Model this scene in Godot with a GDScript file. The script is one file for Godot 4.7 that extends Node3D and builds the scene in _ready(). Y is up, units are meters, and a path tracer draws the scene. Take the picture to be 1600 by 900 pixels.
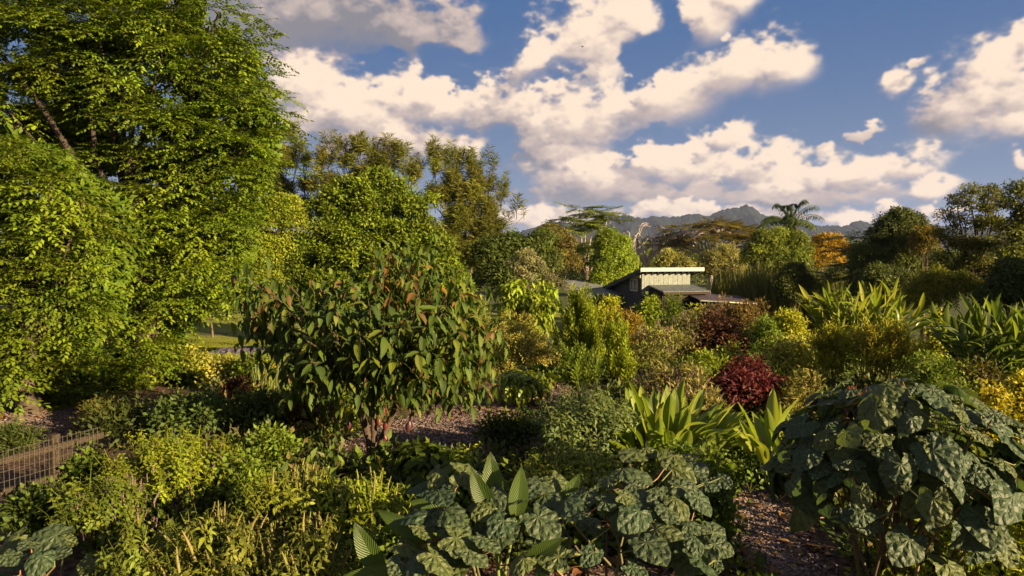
extends Node3D
# A tropical farm garden at golden hour, seen from a raised deck about three metres above the ground.

const F := 1062.0            # focal length of the photograph in its own 1600 x 900 pixels
const CAM_Y := 3.0
const PITCH := 0.0471        # the camera looks down a little
const EXPO := 4.0

var rng := RandomNumberGenerator.new()
var noise := FastNoiseLite.new()
var taken := {}
var K := {}                  # leaf clumps by kind
var mat := {}

# ---------------------------------------------------------------- mesh collecting
class MB:
	var v := PackedVector3Array()
	var n := PackedVector3Array()
	var c := PackedColorArray()
	var t := PackedVector2Array()
	var i := PackedInt32Array()
	var area := 0.0
	func vert(p: Vector3, nn: Vector3, cc: Color, uv := Vector2.ZERO) -> int:
		v.append(p); n.append(nn); c.append(cc); t.append(uv)
		return v.size() - 1
	func tri(a: int, b: int, d: int) -> void:
		var g := (v[b] - v[a]).cross(v[d] - v[a])
		area += g.length() * 0.5
		if g.dot(n[a] + n[b] + n[d]) > 0.0:
			i.append(a); i.append(d); i.append(b)
		else:
			i.append(a); i.append(b); i.append(d)
	func quad(a: int, b: int, d: int, e: int) -> void:
		tri(a, b, d); tri(a, d, e)
	func mesh() -> ArrayMesh:
		var arr := []
		arr.resize(Mesh.ARRAY_MAX)
		arr[Mesh.ARRAY_VERTEX] = v; arr[Mesh.ARRAY_NORMAL] = n; arr[Mesh.ARRAY_COLOR] = c
		arr[Mesh.ARRAY_TEX_UV] = t; arr[Mesh.ARRAY_INDEX] = i
		var m := ArrayMesh.new()
		m.add_surface_from_arrays(Mesh.PRIMITIVE_TRIANGLES, arr)
		return m
	func tube(pts: Array, rads: Array, sides: int, col: Color) -> void:
		var first := -1
		var along := 0.0
		for k in pts.size():
			var p: Vector3 = pts[k]
			var d: Vector3 = (pts[mini(k + 1, pts.size() - 1)] - pts[maxi(k - 1, 0)]).normalized()
			var a := d.cross(Vector3(0.31, 0.2, 0.93)).normalized()
			var b := d.cross(a)
			if k > 0:
				along += p.distance_to(pts[k - 1])
			var start := v.size()
			for s in sides + 1:
				var w := TAU * s / sides
				var nn := a * cos(w) + b * sin(w)
				vert(p + nn * float(rads[k]), nn, col, Vector2(float(s) / sides, along))
			if first >= 0:
				for s in sides:
					quad(first + s, first + s + 1, start + s + 1, start + s)
			first = start
	func box(at: Transform3D, size: Vector3, col := Color.WHITE) -> void:
		for ax in 3:
			for sg in [-1.0, 1.0]:
				var nn := Vector3.ZERO; nn[ax] = sg
				var u := Vector3.ZERO; u[(ax + 1) % 3] = 0.5
				var w := Vector3.ZERO; w[(ax + 2) % 3] = 0.5
				var q := []
				for cs in [[-1, -1], [1, -1], [1, 1], [-1, 1]]:
					q.append(vert(at * ((nn * 0.5 + u * cs[0] + w * cs[1]) * size), (at.basis * nn).normalized(), col, Vector2(cs[0], cs[1])))
				quad(q[0], q[1], q[2], q[3])
	func leaf(base: Vector3, dir: Vector3, up: Vector3, L: float, W: float, fold: float, droop: float, col: Color, segs := 2) -> void:
		var side := dir.cross(up).normalized()
		var u := side.cross(dir).normalized()
		var st := [0.0, 0.45, 1.0]
		var pr := [0.0, 1.0, 0.0]
		if segs == 3:
			st = [0.0, 0.28, 0.66, 1.0]; pr = [0.05, 0.95, 0.75, 0.0]
		var prev := []
		for k in st.size():
			var t: float = st[k]
			var p := base + dir * (L * t * (1.0 - 0.3 * droop * t)) - u * (droop * L * t * t * 0.8)
			var nn := (u + dir * (1.6 * droop * t)).normalized()
			var w: float = W * 0.5 * pr[k]
			var row := []
			if w < 0.0001:
				row = [vert(p, nn, col, Vector2(0.5, t))]
			else:
				row = [vert(p - side * w + u * fold * w, (nn + side * fold).normalized(), col, Vector2(0, t)), vert(p, nn, col, Vector2(0.5, t)), vert(p + side * w + u * fold * w, (nn - side * fold).normalized(), col, Vector2(1, t))]
			if prev.size() == 1 and row.size() == 3:
				tri(prev[0], row[0], row[1]); tri(prev[0], row[1], row[2])
			elif prev.size() == 3 and row.size() == 1:
				tri(prev[0], row[0], prev[1]); tri(prev[1], row[0], prev[2])
			elif prev.size() == 3:
				quad(prev[0], row[0], row[1], prev[1]); quad(prev[1], row[1], row[2], prev[2])
			prev = row

# ---------------------------------------------------------------- names, placing
func numbered(s: String) -> String:
	var k: int = taken.get(s, 0)
	taken[s] = k + 1
	return s if k == 0 else "%s_%03d" % [s, k]

func thing(called: String, label: String, category: String, at := Vector3.ZERO, group := "") -> Node3D:
	var o := Node3D.new()
	o.name = numbered(called)
	add_child(o, true)
	o.position = at
	o.set_meta("label", label); o.set_meta("category", category)
	if group: o.set_meta("group", group)
	return o

func part(called: String, mesh: Mesh, m: Material, parent: Node, xf := Transform3D.IDENTITY) -> MeshInstance3D:
	var o := MeshInstance3D.new()
	o.mesh = mesh
	o.material_override = m
	o.transform = xf
	var used: Dictionary = parent.get_meta("_used") if parent.has_meta("_used") else {}
	var k: int = used.get(called, 0)
	used[called] = k + 1
	parent.set_meta("_used", used)
	o.name = called if k == 0 else "%s_%03d" % [called, k]
	parent.add_child(o, true)
	return o

func struct(called: String, mesh: Mesh, m: Material, kind := "structure") -> MeshInstance3D:
	var o := MeshInstance3D.new()
	o.mesh = mesh; o.material_override = m; o.name = numbered(called)
	add_child(o, true)
	o.set_meta("kind", kind)
	return o

func copies(called: String, mesh: Mesh, m: Material, xs: Array, cs: PackedColorArray, parent: Node) -> MultiMeshInstance3D:
	var mm := MultiMesh.new()
	mm.transform_format = MultiMesh.TRANSFORM_3D
	mm.use_colors = true
	mm.mesh = mesh
	mm.instance_count = xs.size()
	for k in xs.size():
		mm.set_instance_transform(k, xs[k])
		mm.set_instance_color(k, cs[k])
	var o := MultiMeshInstance3D.new()
	o.multimesh = mm
	o.material_override = m
	o.name = called if parent != self else numbered(called)
	o.set_meta("kind", "stuff")
	parent.add_child(o, true)
	return o

func P(px: float, py: float, d: float) -> Vector3:
	var xc := (px - 800.0) / F
	var yc := (450.0 - py) / F
	var y := yc * cos(PITCH) - sin(PITCH)
	var z := cos(PITCH) + yc * sin(PITCH)
	var s := d / z
	return Vector3(xc * s, CAM_Y + y * s, -d)

func gy(x: float, z: float) -> float:
	var d := -z
	return -2.6 * smoothstep(12.0, 48.0, d) + 0.05 * sin(x * 0.9 + 1.3) * sin(z * 0.8)

func G(px: float, d: float) -> Vector3:
	var x := (px - 800.0) / F * d
	return Vector3(x, gy(x, -d), -d)

func rr(a: float, b: float) -> float:
	return rng.randf_range(a, b)

func unit() -> Vector3:
	var z := rr(-1, 1)
	var a := rr(0, TAU)
	var s := sqrt(1.0 - z * z)
	return Vector3(s * cos(a), z, s * sin(a))

func col(r: float, g: float, b: float) -> Color:
	return Color(r, g, b)

func vary(c: Color, k := 0.18) -> Color:
	var f := rr(1.0 - k, 1.0 + k)
	return Color(c.r * f * rr(0.92, 1.08), c.g * f, c.b * f * rr(0.85, 1.15))

# ---------------------------------------------------------------- materials
func make_mat(key: String, albedo: Color, rough: float, spec := 0.5, back := 0.0) -> StandardMaterial3D:
	var m := StandardMaterial3D.new()
	m.resource_name = key
	m.albedo_color = albedo.linear_to_srgb()
	m.roughness = rough
	m.metallic_specular = spec
	m.vertex_color_use_as_albedo = true
	m.cull_mode = BaseMaterial3D.CULL_DISABLED
	if back > 0.0:
		m.backlight_enabled = true
		m.backlight = Color(back * 0.95, back, back * 0.55).linear_to_srgb()
	mat[key] = m
	return m

func noise_tex(freq: float, lo: Color, hi: Color, size := 512, octaves := 5, seed_ := 3) -> NoiseTexture2D:
	var n := FastNoiseLite.new()
	n.seed = seed_
	n.frequency = freq
	n.fractal_octaves = octaves
	var t := NoiseTexture2D.new()
	t.noise = n; t.width = size; t.height = size; t.seamless = true
	var g := Gradient.new()
	g.set_color(0, lo.linear_to_srgb()); g.set_color(1, hi.linear_to_srgb())
	g.set_offset(0, 0.2); g.set_offset(1, 0.8)
	t.color_ramp = g
	return t

func bump_tex(freq: float, size := 512, octaves := 5, seed_ := 5) -> NoiseTexture2D:
	var n := FastNoiseLite.new()
	n.seed = seed_
	n.frequency = freq
	n.fractal_octaves = octaves
	var t := NoiseTexture2D.new()
	t.noise = n; t.width = size; t.height = size; t.seamless = true; t.as_normal_map = true; t.bump_strength = 6.0
	return t

func textured(key: String, tex: Texture2D, scale: float, rough: float, bump: Texture2D = null) -> StandardMaterial3D:
	var m := StandardMaterial3D.new()
	m.resource_name = key
	m.albedo_texture = tex
	m.roughness = rough
	m.metallic_specular = 0.3
	m.uv1_triplanar = true
	m.uv1_world_triplanar = true
	m.uv1_scale = Vector3.ONE * scale
	m.cull_mode = BaseMaterial3D.CULL_DISABLED
	if bump:
		m.normal_enabled = true; m.normal_texture = bump; m.normal_scale = 1.0
	mat[key] = m
	return m

# height map and colour of a big puckered leaf with veins fanning from its stalk; u across, v along
func puckered_maps() -> Array:
	var S := 192
	var h := Image.create(S, S, false, Image.FORMAT_RGB8)
	var a := Image.create(S, S, false, Image.FORMAT_RGB8)
	var angs := [-2.3, -1.45, -0.72, 0.0, 0.72, 1.45, 2.3]
	var wob := FastNoiseLite.new()
	wob.seed = 9; wob.frequency = 0.035
	for y in S:
		for x in S:
			var p := Vector2((x + 0.5) / S * 2.0 - 1.0, (y + 0.5) / S * 1.5 - 0.42)
			p += Vector2(wob.get_noise_2d(x, y), wob.get_noise_2d(x + 300, y)) * 0.05
			var r := p.length()
			var th := atan2(p.x, p.y)
			var best := 9.0
			var ang := 0.0
			for q in angs:
				if absf(th - q) < best:
					best = absf(th - q); ang = q
			var dm := r * sin(minf(best, 1.5))              # from the nearest main vein
			var al := r * cos(minf(best, 1.5))
			var saw := fposmod((al - dm * 0.45) * 4.6, 1.0)  # side veins leave the main vein at a slant
			var ds := minf(saw, 1.0 - saw) * 2.0
			var cross := fposmod(dm * 8.0 + floorf((al - dm * 0.45) * 4.6) * 0.37, 1.0)
			var dc := minf(cross, 1.0 - cross) * 2.0
			var pillow := sqrt(clampf(ds, 0, 1)) * clampf(dm * 9.0, 0, 1) * (0.72 + 0.28 * sqrt(dc))
			h.set_pixel(x, y, Color(pillow, pillow, pillow))
			var vein := 1.0 - smoothstep(0.0, 0.02, dm)
			vein = maxf(vein, (1.0 - smoothstep(0.0, 0.2, ds)) * 0.25)
			var n := 0.9 + 0.2 * wob.get_noise_2d(x * 3.0, y * 3.0)
			var cc := Color(0.09 * n, 0.12 * n, 0.045 * n).lerp(Color(0.125, 0.155, 0.055), vein)
			a.set_pixel(x, y, cc.linear_to_srgb())
	return [ImageTexture.create_from_image(h), ImageTexture.create_from_image(a)]

func pleat_map() -> ImageTexture:      # fine side veins of canna and turmeric leaves
	var S := 128
	var h := Image.create(S, S, false, Image.FORMAT_RGB8)
	for y in S:
		for x in S:
			var u := absf((x + 0.5) / S * 2.0 - 1.0)
			var v := (y + 0.5) / S
			var w := 0.5 + 0.5 * sin((v - u * 0.25) * 120.0)
			h.set_pixel(x, y, Color(1, 1, 1) * (w * 0.8 * minf(1.0, u * 8.0)))
	return ImageTexture.create_from_image(h)

# ---------------------------------------------------------------- leaf clumps (in metres)
func lc(k := 0.22) -> Color:
	var f := rr(1.0 - k, 1.0 + k)
	return Color(f * rr(0.9, 1.12), f, f * rr(0.8, 1.15))

func clump_ball(n: int, L: float, W: float, R: float, droop: float, updir: float, fold := 0.25, segs := 2) -> MB:
	var m := MB.new()
	var twig := Color(0.5, 0.42, 0.35)
	for k in 5:
		var d := (unit() + Vector3(0, 0.7, 0)).normalized()
		m.tube([Vector3(0, -R * 0.6, 0), d * R * 0.8], [R * 0.02 + 0.003, 0.002], 3, twig)
	for k in n:
		var d := (unit() + Vector3(0, 0.45, 0)).normalized()
		var at := d * R * pow(rr(0.05, 1), 0.5)
		var dir := (d + Vector3(0, updir, 0) + unit() * 0.45).normalized()
		var up := (Vector3(0, 1, 0) + d * 0.4 + unit() * 0.5).normalized()
		if absf(up.dot(dir)) > 0.95: up = Vector3(0.6, 0.5, 0.6).normalized()
		m.leaf(at, dir, up, L * rr(0.7, 1.15), W * rr(0.75, 1.15), fold, droop * rr(0.4, 1.4), lc(), segs)
	return m

func clump_spray(axis_len: float, twigs: int, per: int, L: float, W: float, droop: float, flat: float) -> MB:
	var m := MB.new()
	var bark := Color(0.5, 0.42, 0.3)
	var main := []
	var mr := []
	for k in 6:
		var t := k / 5.0
		main.append(Vector3(0.04 * sin(t * 4.0), -droop * axis_len * t * t + 0.02, axis_len * t)); mr.append(0.009 * (1.2 - t))
	m.tube(main, mr, 3, bark)
	for tw in twigs + 1:
		var t0 := 0.15 + 0.8 * tw / twigs
		var base := Vector3(0, -droop * axis_len * t0 * t0, axis_len * t0)
		var sgn := -1.0 if tw % 2 == 0 else 1.0
		var d := Vector3(sgn * rr(0.65, 0.95), rr(-0.25, 0.2) * flat, rr(0.5, 0.9)).normalized()
		if tw == twigs: d = Vector3(0, -droop, 1).normalized()
		var ln := axis_len * rr(0.38, 0.55) * (1.15 - 0.4 * t0)
		m.tube([base, base + d * ln * 0.5 + Vector3(0, -0.02, 0), base + d * ln + Vector3(0, -droop * ln * 0.5, 0)], [0.005, 0.004, 0.002], 3, bark)
		for k in per:
			var t := (k + 0.6) / per
			var p := base + d * ln * t + Vector3(0, -droop * ln * 0.5 * t * t, 0)
			var s2 := -1.0 if k % 2 == 0 else 1.0
			var side := d.cross(Vector3.UP).normalized() * s2
			var dir := (side * 0.9 + d * 0.75 + Vector3(0, rr(-0.45, 0.15), 0)).normalized()
			if k == per - 1: dir = (d + Vector3(0, -0.3, 0)).normalized()
			m.leaf(p, dir, (Vector3.UP + unit() * 0.35).normalized(), L * rr(0.75, 1.1), W * rr(0.8, 1.1), 0.2, rr(0.0, 0.5), lc())
	return m

func clump_stem(h: float, pairs: int, L: float, W: float, tilt: float, droop: float, spike: float, alt: bool, segs := 2, spike_col := Color(1.3, 1.25, 0.9), spike_r := 0.012) -> MB:
	var m := MB.new()
	m.tube([Vector3(0, -0.1, 0), Vector3(0.02, h * 0.5, 0.0), Vector3(0, h, 0.01)], [0.006, 0.005, 0.003], 3, Color(0.9, 0.8, 0.5))
	var a := rr(0, TAU)
	for k in pairs:
		var t := (k + 0.5) / pairs
		var sz := 1.0 - 0.55 * t * t
		a += 2.4 if alt else PI / 2
		for s in (1 if alt else 2):
			var w := a + PI * s + rr(-0.25, 0.25)
			var dir := Vector3(cos(w), tilt * (0.4 + t), sin(w)).normalized()
			m.leaf(Vector3(0, h * t, 0) + dir * 0.015, dir, (Vector3.UP + unit() * 0.3).normalized(), L * sz * rr(0.8, 1.15), W * sz * rr(0.8, 1.15), 0.22, droop * rr(0.5, 1.3), lc(), segs)
	if spike > 0.0:
		spike_on(m, Vector3(0, h, 0.01), Vector3(rr(-0.15, 0.15), 1, rr(-0.15, 0.15)).normalized(), spike, spike_r, spike_col)
	return m

func spike_on(m: MB, base: Vector3, dir: Vector3, L: float, r: float, c: Color) -> void:
	var pts := []
	var rads := []
	var bend := Vector3(rr(-0.2, 0.2), 0, rr(-0.2, 0.2))
	for k in 5:
		var t := k / 4.0
		pts.append(base + dir * L * t + bend * L * t * t); rads.append(r * (1.0 - 0.8 * t * t) * rr(0.75, 1.15))
	m.tube(pts, rads, 5, c)
	for k in 14:
		var t := rr(0.05, 0.95)
		var w := rr(0, TAU)
		var d := Vector3(cos(w), 0.7, sin(w)).normalized()
		m.leaf(base + dir * L * t + bend * L * t * t, d, Vector3.UP, r * 2.4, r * 1.5, 0.2, 0.2, c * rr(0.8, 1.25))

func clump_needles(n: int, L: float, W: float) -> MB:
	var m := MB.new()
	m.tube([Vector3(0, -0.3, 0), Vector3(0.03, 0.3, 0), Vector3(0, 0.9, 0.05)], [0.02, 0.014, 0.005], 3, Color(0.9, 0.75, 0.6))
	for k in n:
		var t := rr(-0.1, 1.0)
		var w := rr(0, TAU)
		var dir := Vector3(cos(w), rr(0.2, 1.1), sin(w)).normalized()
		m.leaf(Vector3(0, t * 0.9, 0), dir, (unit() + Vector3(0, 0.6, 0)).normalized(), L * rr(0.6, 1.2), W, 0.0, rr(0.2, 0.7), lc(0.3))
	return m

func clump_blades(n: int, h: float, W: float, lean: float) -> MB:
	var m := MB.new()
	for k in n:
		var w := rr(0, TAU)
		var out := Vector3(cos(w), 0, sin(w))
		var base := out * rr(0.0, 0.12) * h * 0.3
		var dir := (Vector3.UP + out * rr(0.1, lean)).normalized()
		m.leaf(base, dir, (-out + Vector3(0, 0.4, 0) + unit() * 0.3).normalized() * -1.0 if rng.randf() < 0.5 else (out + Vector3.UP * 0.3).normalized(), h * rr(0.6, 1.1), W * rr(0.7, 1.2), 0.25, rr(0.1, 0.7), lc(0.25), 3)
	return m

func keep(kind: String, mode: String, mbs: Array, m := "leaf") -> void:
	var ms := []
	var area := 0.0
	var rad := 0.0
	for b in mbs:
		ms.append(b.mesh()); area += b.area
		for p in b.v: rad = maxf(rad, p.length())
	K[kind] = {"mesh": ms, "mode": mode, "area": area / mbs.size(), "mat": m, "rad": rad}

func make_clumps() -> void:
	keep("spray_tree", "spray", [clump_spray(1.0, 7, 10, 0.115, 0.052, 0.25, 1.0), clump_spray(1.15, 8, 10, 0.12, 0.054, 0.35, 1.0), clump_spray(0.85, 7, 9, 0.11, 0.05, 0.15, 1.0)], "leaf")
	keep("plate", "plate", [clump_spray(1.2, 8, 10, 0.17, 0.07, 0.08, 0.5), clump_spray(1.0, 7, 10, 0.16, 0.06, 0.05, 0.5)])
	keep("tuft_xs", "out", [clump_ball(34, 0.045, 0.02, 0.12, 0.3, 0.6), clump_ball(34, 0.04, 0.02, 0.12, 0.3, 0.3)])
	keep("tuft_s", "out", [clump_ball(30, 0.075, 0.034, 0.15, 0.4, 0.5), clump_ball(30, 0.07, 0.036, 0.15, 0.5, 0.2)])
	keep("tuft_m", "out", [clump_ball(26, 0.11, 0.05, 0.22, 0.5, 0.3), clump_ball(26, 0.105, 0.055, 0.22, 0.7, 0.1)])
	keep("tuft_l", "out", [clump_ball(24, 0.16, 0.085, 0.32, 0.5, 0.1), clump_ball(24, 0.15, 0.08, 0.32, 0.7, -0.1)], "leaf")
	keep("tuft_xl", "out", [clump_ball(26, 0.3, 0.15, 0.6, 0.5, 0.1), clump_ball(26, 0.28, 0.15, 0.6, 0.6, 0.0)])
	keep("tuft_xxl", "out", [clump_ball(40, 0.5, 0.28, 1.3, 0.5, 0.1)])
	keep("narrow", "up", [clump_ball(30, 0.13, 0.03, 0.2, 0.6, 0.7), clump_ball(30, 0.12, 0.03, 0.2, 0.8, 0.4)])
	keep("upleaf", "up", [clump_stem(0.34, 16, 0.11, 0.04, 1.1, -0.15, 0, true), clump_stem(0.3, 14, 0.1, 0.04, 0.9, -0.1, 0, true)])
	keep("basil", "up", [clump_stem(0.26, 6, 0.075, 0.046, 0.35, 0.5, 0, false, 3), clump_stem(0.22, 5, 0.08, 0.05, 0.3, 0.6, 0, false, 3)])
	keep("herb", "up", [clump_stem(0.34, 11, 0.13, 0.042, 0.45, 0.9, 0, true, 3), clump_stem(0.3, 10, 0.12, 0.045, 0.4, 1.0, 0, true, 3)])
	keep("needle", "up", [clump_needles(70, 0.5, 0.04), clump_needles(70, 0.42, 0.04)])
	keep("cane", "grass", [clump_blades(16, 1.9, 0.05, 0.5), clump_blades(16, 1.7, 0.045, 0.6)])
	keep("turf", "grass", [clump_blades(16, 0.09, 0.008, 0.9)])
	keep("fern", "spray", [clump_spray(0.55, 8, 9, 0.045, 0.016, 0.4, 0.6)])
	keep("hanging", "hang", [clump_ball(13, 0.26, 0.1, 0.2, 0.5, -1.1, 0.2, 3), clump_ball(13, 0.24, 0.1, 0.2, 0.6, -0.9, 0.2, 3)], "gloss")
	keep("creeper", "out", [clump_ball(22, 0.05, 0.042, 0.13, 0.3, 0.1, 0.15, 3), clump_ball(22, 0.055, 0.045, 0.14, 0.3, 0.1, 0.15, 3)])

# scatters clumps of a kind over lobes ([centre, radii] in world space); base is the thing's place
func foliage(parent: Node3D, called: String, kind: String, lobes: Array, n: int, ta: Color, tb: Color, o := {}) -> void:
	var k: Dictionary = K[kind]
	var mode: String = k.mode
	var cum := []
	var total := 0.0
	var hue := []
	for l in lobes:
		total += l[1].x * l[1].y
		cum.append(total)
		hue.append([rng.randf(), rr(0.68, 1.25)])
	var reject := lobes.size() < 70
	var nv: int = k.mesh.size()
	var xs := []
	var cs := []
	for q in nv:
		xs.append([]); cs.append(PackedColorArray())
	var base := parent.position
	var lo: float = o.get("low", -0.35)
	var sc: float = o.get("scale", 1.0)
	var floor_: float = o.get("floor", 0.04)
	var upw: float = o.get("up", 0.55)
	for j in n:
		var pick := rng.randf() * total
		var li := 0
		while li < cum.size() - 1 and cum[li] < pick: li += 1
		var c: Vector3 = lobes[li][0]
		var r: Vector3 = lobes[li][1]
		var p := Vector3.ZERO
		var d := Vector3.UP
		var good := false
		for tries in 3:
			d = unit()
			if d.y < lo: d.y = -d.y
			if d.z < -0.4 and rng.randf() < 0.5: d.z = -d.z
			p = c + d * r * (0.62 + 0.45 * sqrt(rng.randf())) * (rr(1.1, 1.4) if reject and rng.randf() < 0.07 else 1.0)
			good = true
			if not reject: break
			for q in lobes.size():
				if q == li: continue
				var e: Vector3 = (p - lobes[q][0]) / lobes[q][1]
				if e.length_squared() < 0.4:
					good = false
					break
			if good: break
		if not good and rng.randf() < 0.6: continue
		if p.y < gy(p.x, p.z) + floor_: continue
		var out := (d / r * minf(r.x, r.y)).normalized()
		var b: Basis
		var s := sc * rr(0.7, 1.25)
		if mode == "spray" or mode == "plate":
			var fl := Vector3(out.x, 0, out.z)
			if fl.length() < 0.1: fl = Vector3(rr(-1, 1), 0, rr(-1, 1))
			var z := (fl.normalized() + Vector3(0, rr(-0.35, 0.25) if mode == "spray" else rr(-0.12, 0.12), 0) + unit() * 0.3).normalized()
			var y := (Vector3.UP + out * 0.25 + unit() * (0.25 if mode == "spray" else 0.1)).normalized()
			var x := y.cross(z).normalized()
			b = Basis(x, z.cross(x), z)
		else:
			var ax := (out * (1.0 - upw) + Vector3.UP * upw + unit() * 0.25).normalized()
			if mode == "out": ax = (out + Vector3.UP * 0.4 + unit() * 0.4).normalized()
			if mode == "hang": ax = (Vector3.UP + unit() * 0.3).normalized()
			if mode == "grass": ax = (Vector3.UP + unit() * 0.15).normalized()
			var x := ax.cross(unit()).normalized()
			b = Basis(x, ax, x.cross(ax))
		var vi := rng.randi() % nv
		xs[vi].append(Transform3D(b.scaled(Vector3.ONE * s), p - base))
		var tint := ta.lerp(tb, clampf(0.6 * rng.randf() + 0.4 * hue[li][0], 0, 1)) * float(hue[li][1])
		cs[vi].append(vary(Color(tint.r * 1.72, tint.g * 1.62, tint.b * 0.95), 0.15))
	for q in nv:
		if xs[q].size():
			copies(called if q == 0 else "%s_%03d" % [called, q], k.mesh[q], mat[o.get("mat", k.mat)], xs[q], cs[q], parent)

# upright flower or seed spikes standing out of lobes
func spikes(parent: Node3D, called: String, lobes: Array, n: int, L: float, r: float, c: Color, lean := 0.25, lo := 0.2) -> void:
	var m := MB.new()
	spike_on(m, Vector3.ZERO, Vector3.UP, 1.0, r / L, Color.WHITE)
	var mesh := m.mesh()
	var xs := []
	var cs := PackedColorArray()
	for j in n:
		var l: Array = lobes[rng.randi() % lobes.size()]
		var d := unit()
		d.y = maxf(absf(d.y), lo)
		var p: Vector3 = l[0] + d * l[1] * rr(0.85, 1.05)
		var ax := (Vector3.UP + d * lean + unit() * lean).normalized()
		var x := ax.cross(unit()).normalized()
		var s := L * rr(0.6, 1.3)
		xs.append(Transform3D(Basis(x, ax, x.cross(ax)).scaled(Vector3.ONE * s), p - parent.position))
		cs.append(vary(c, 0.25))
	copies(called, mesh, mat["leaf"], xs, cs, parent)

# breaks each lobe up into smaller leafy plates on its outside, with gaps between them, and a core
func plates(ls: Array, k: int, size: float, flat: float) -> Array:
	var out := []
	for l in ls:
		var r: Vector3 = l[1]
		out.append([l[0], r * 0.5])
		for j in k:
			var d := unit()
			if d.y < -0.55: d.y = -d.y
			if d.z < -0.3 and rng.randf() < 0.6: d.z = -d.z
			var q := rr(0.7, 1.3) * size
			out.append([l[0] + d * r * rr(0.72, 1.0), Vector3(r.x * q, maxf(r.x, r.y) * q * flat, r.z * q)])
	return out

# lobes of a dome that stands on the ground
func dome(base: Vector3, W: float, H: float, n: int, depth := 0.8, rough := 1.0) -> Array:
	var ls := []
	var ry := H * 0.5
	var c := base + Vector3(0, H * 0.5, 0)
	var rl := minf(W, H * 0.62) * 0.5
	if H < W:
		ry = H * 0.62; c = base + Vector3(0, H * 0.36, 0)
	for k in n:
		var z := 1.0 - 1.5 * (k + 0.5) / n
		var a := k * 2.39996 + rr(-0.35, 0.35)
		var s := sqrt(maxf(0.0, 1.0 - z * z))
		var d := Vector3(s * cos(a), z, s * sin(a) * depth)
		var r := rl * rr(1.0 - 0.3 * rough, 1.0 + 0.25 * rough)
		ls.append([c + Vector3(d.x * maxf(W - r, 0.1), d.y * maxf(ry - r * 0.8, 0.1), d.z * maxf(W - r, 0.1)), Vector3(r, r * rr(0.75, 0.95), r)])
	ls.append([c, Vector3(W * 0.6, ry * 0.6, W * 0.5 * depth)])
	return ls

func stems(parent: Node3D, base: Vector3, lobes: Array, n: int, r: float, c: Color) -> void:
	for k in n:
		var l: Array = lobes[rng.randi() % lobes.size()]
		var m := MB.new()
		var a := base + Vector3(rr(-0.12, 0.12), -0.05, rr(-0.12, 0.12)) * maxf(1.0, r * 30.0)
		var e: Vector3 = l[0] + Vector3(0, l[1].y * 0.4, 0)
		var mid := a.lerp(e, 0.5) + unit() * a.distance_to(e) * 0.08
		m.tube([a - base, mid - base, e - base], [r, r * 0.8, r * 0.45], 5, c)
		part("stem", m.mesh(), mat["bark"], parent)

# a bush: [name, category, label, kind, px, top, half width in px, depth, tint a, tint b, options]
func bush(row: Array) -> Node3D:
	var o: Dictionary = row[10] if row.size() > 10 else {}
	var d: float = row[7]
	var b := G(row[4], d)
	var t := thing(row[0], row[2], row[1], b, o.get("group", ""))
	var cut: float = 0.4 * float(K[row[3]].rad) * float(o.get("scale", 1.0))
	var W: float = maxf(row[6] * d / F * 0.5, row[6] * d / F - cut)
	var H: float = P(row[4], row[5], d).y - b.y
	H = maxf(H * 0.6, H - cut)
	var ls := dome(b, W, H, o.get("lobes", 11), o.get("depth", 0.8), o.get("rough", 1.0))
	var kd: Dictionary = K[row[3]]
	var sc: float = o.get("scale", 1.0)
	var n := int(o.get("lai", 2.6) * 4.2 * W * maxf(H, W * 0.6) / (kd.area * sc * sc))
	n = clampi(n, 60, o.get("most", 5000))
	foliage(t, "foliage", row[3], plates(ls, 4, 0.5, 0.7), n, row[8], row[9], o)
	stems(t, b, ls, o.get("stems", 4), o.get("stem_r", 0.012), col(0.12, 0.09, 0.06))
	if o.has("spike"):
		var s: Array = o.spike       # [count, length, radius, colour]
		spikes(t, "flower_spike", ls, s[0], s[1], s[2], s[3])
	return t

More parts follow.
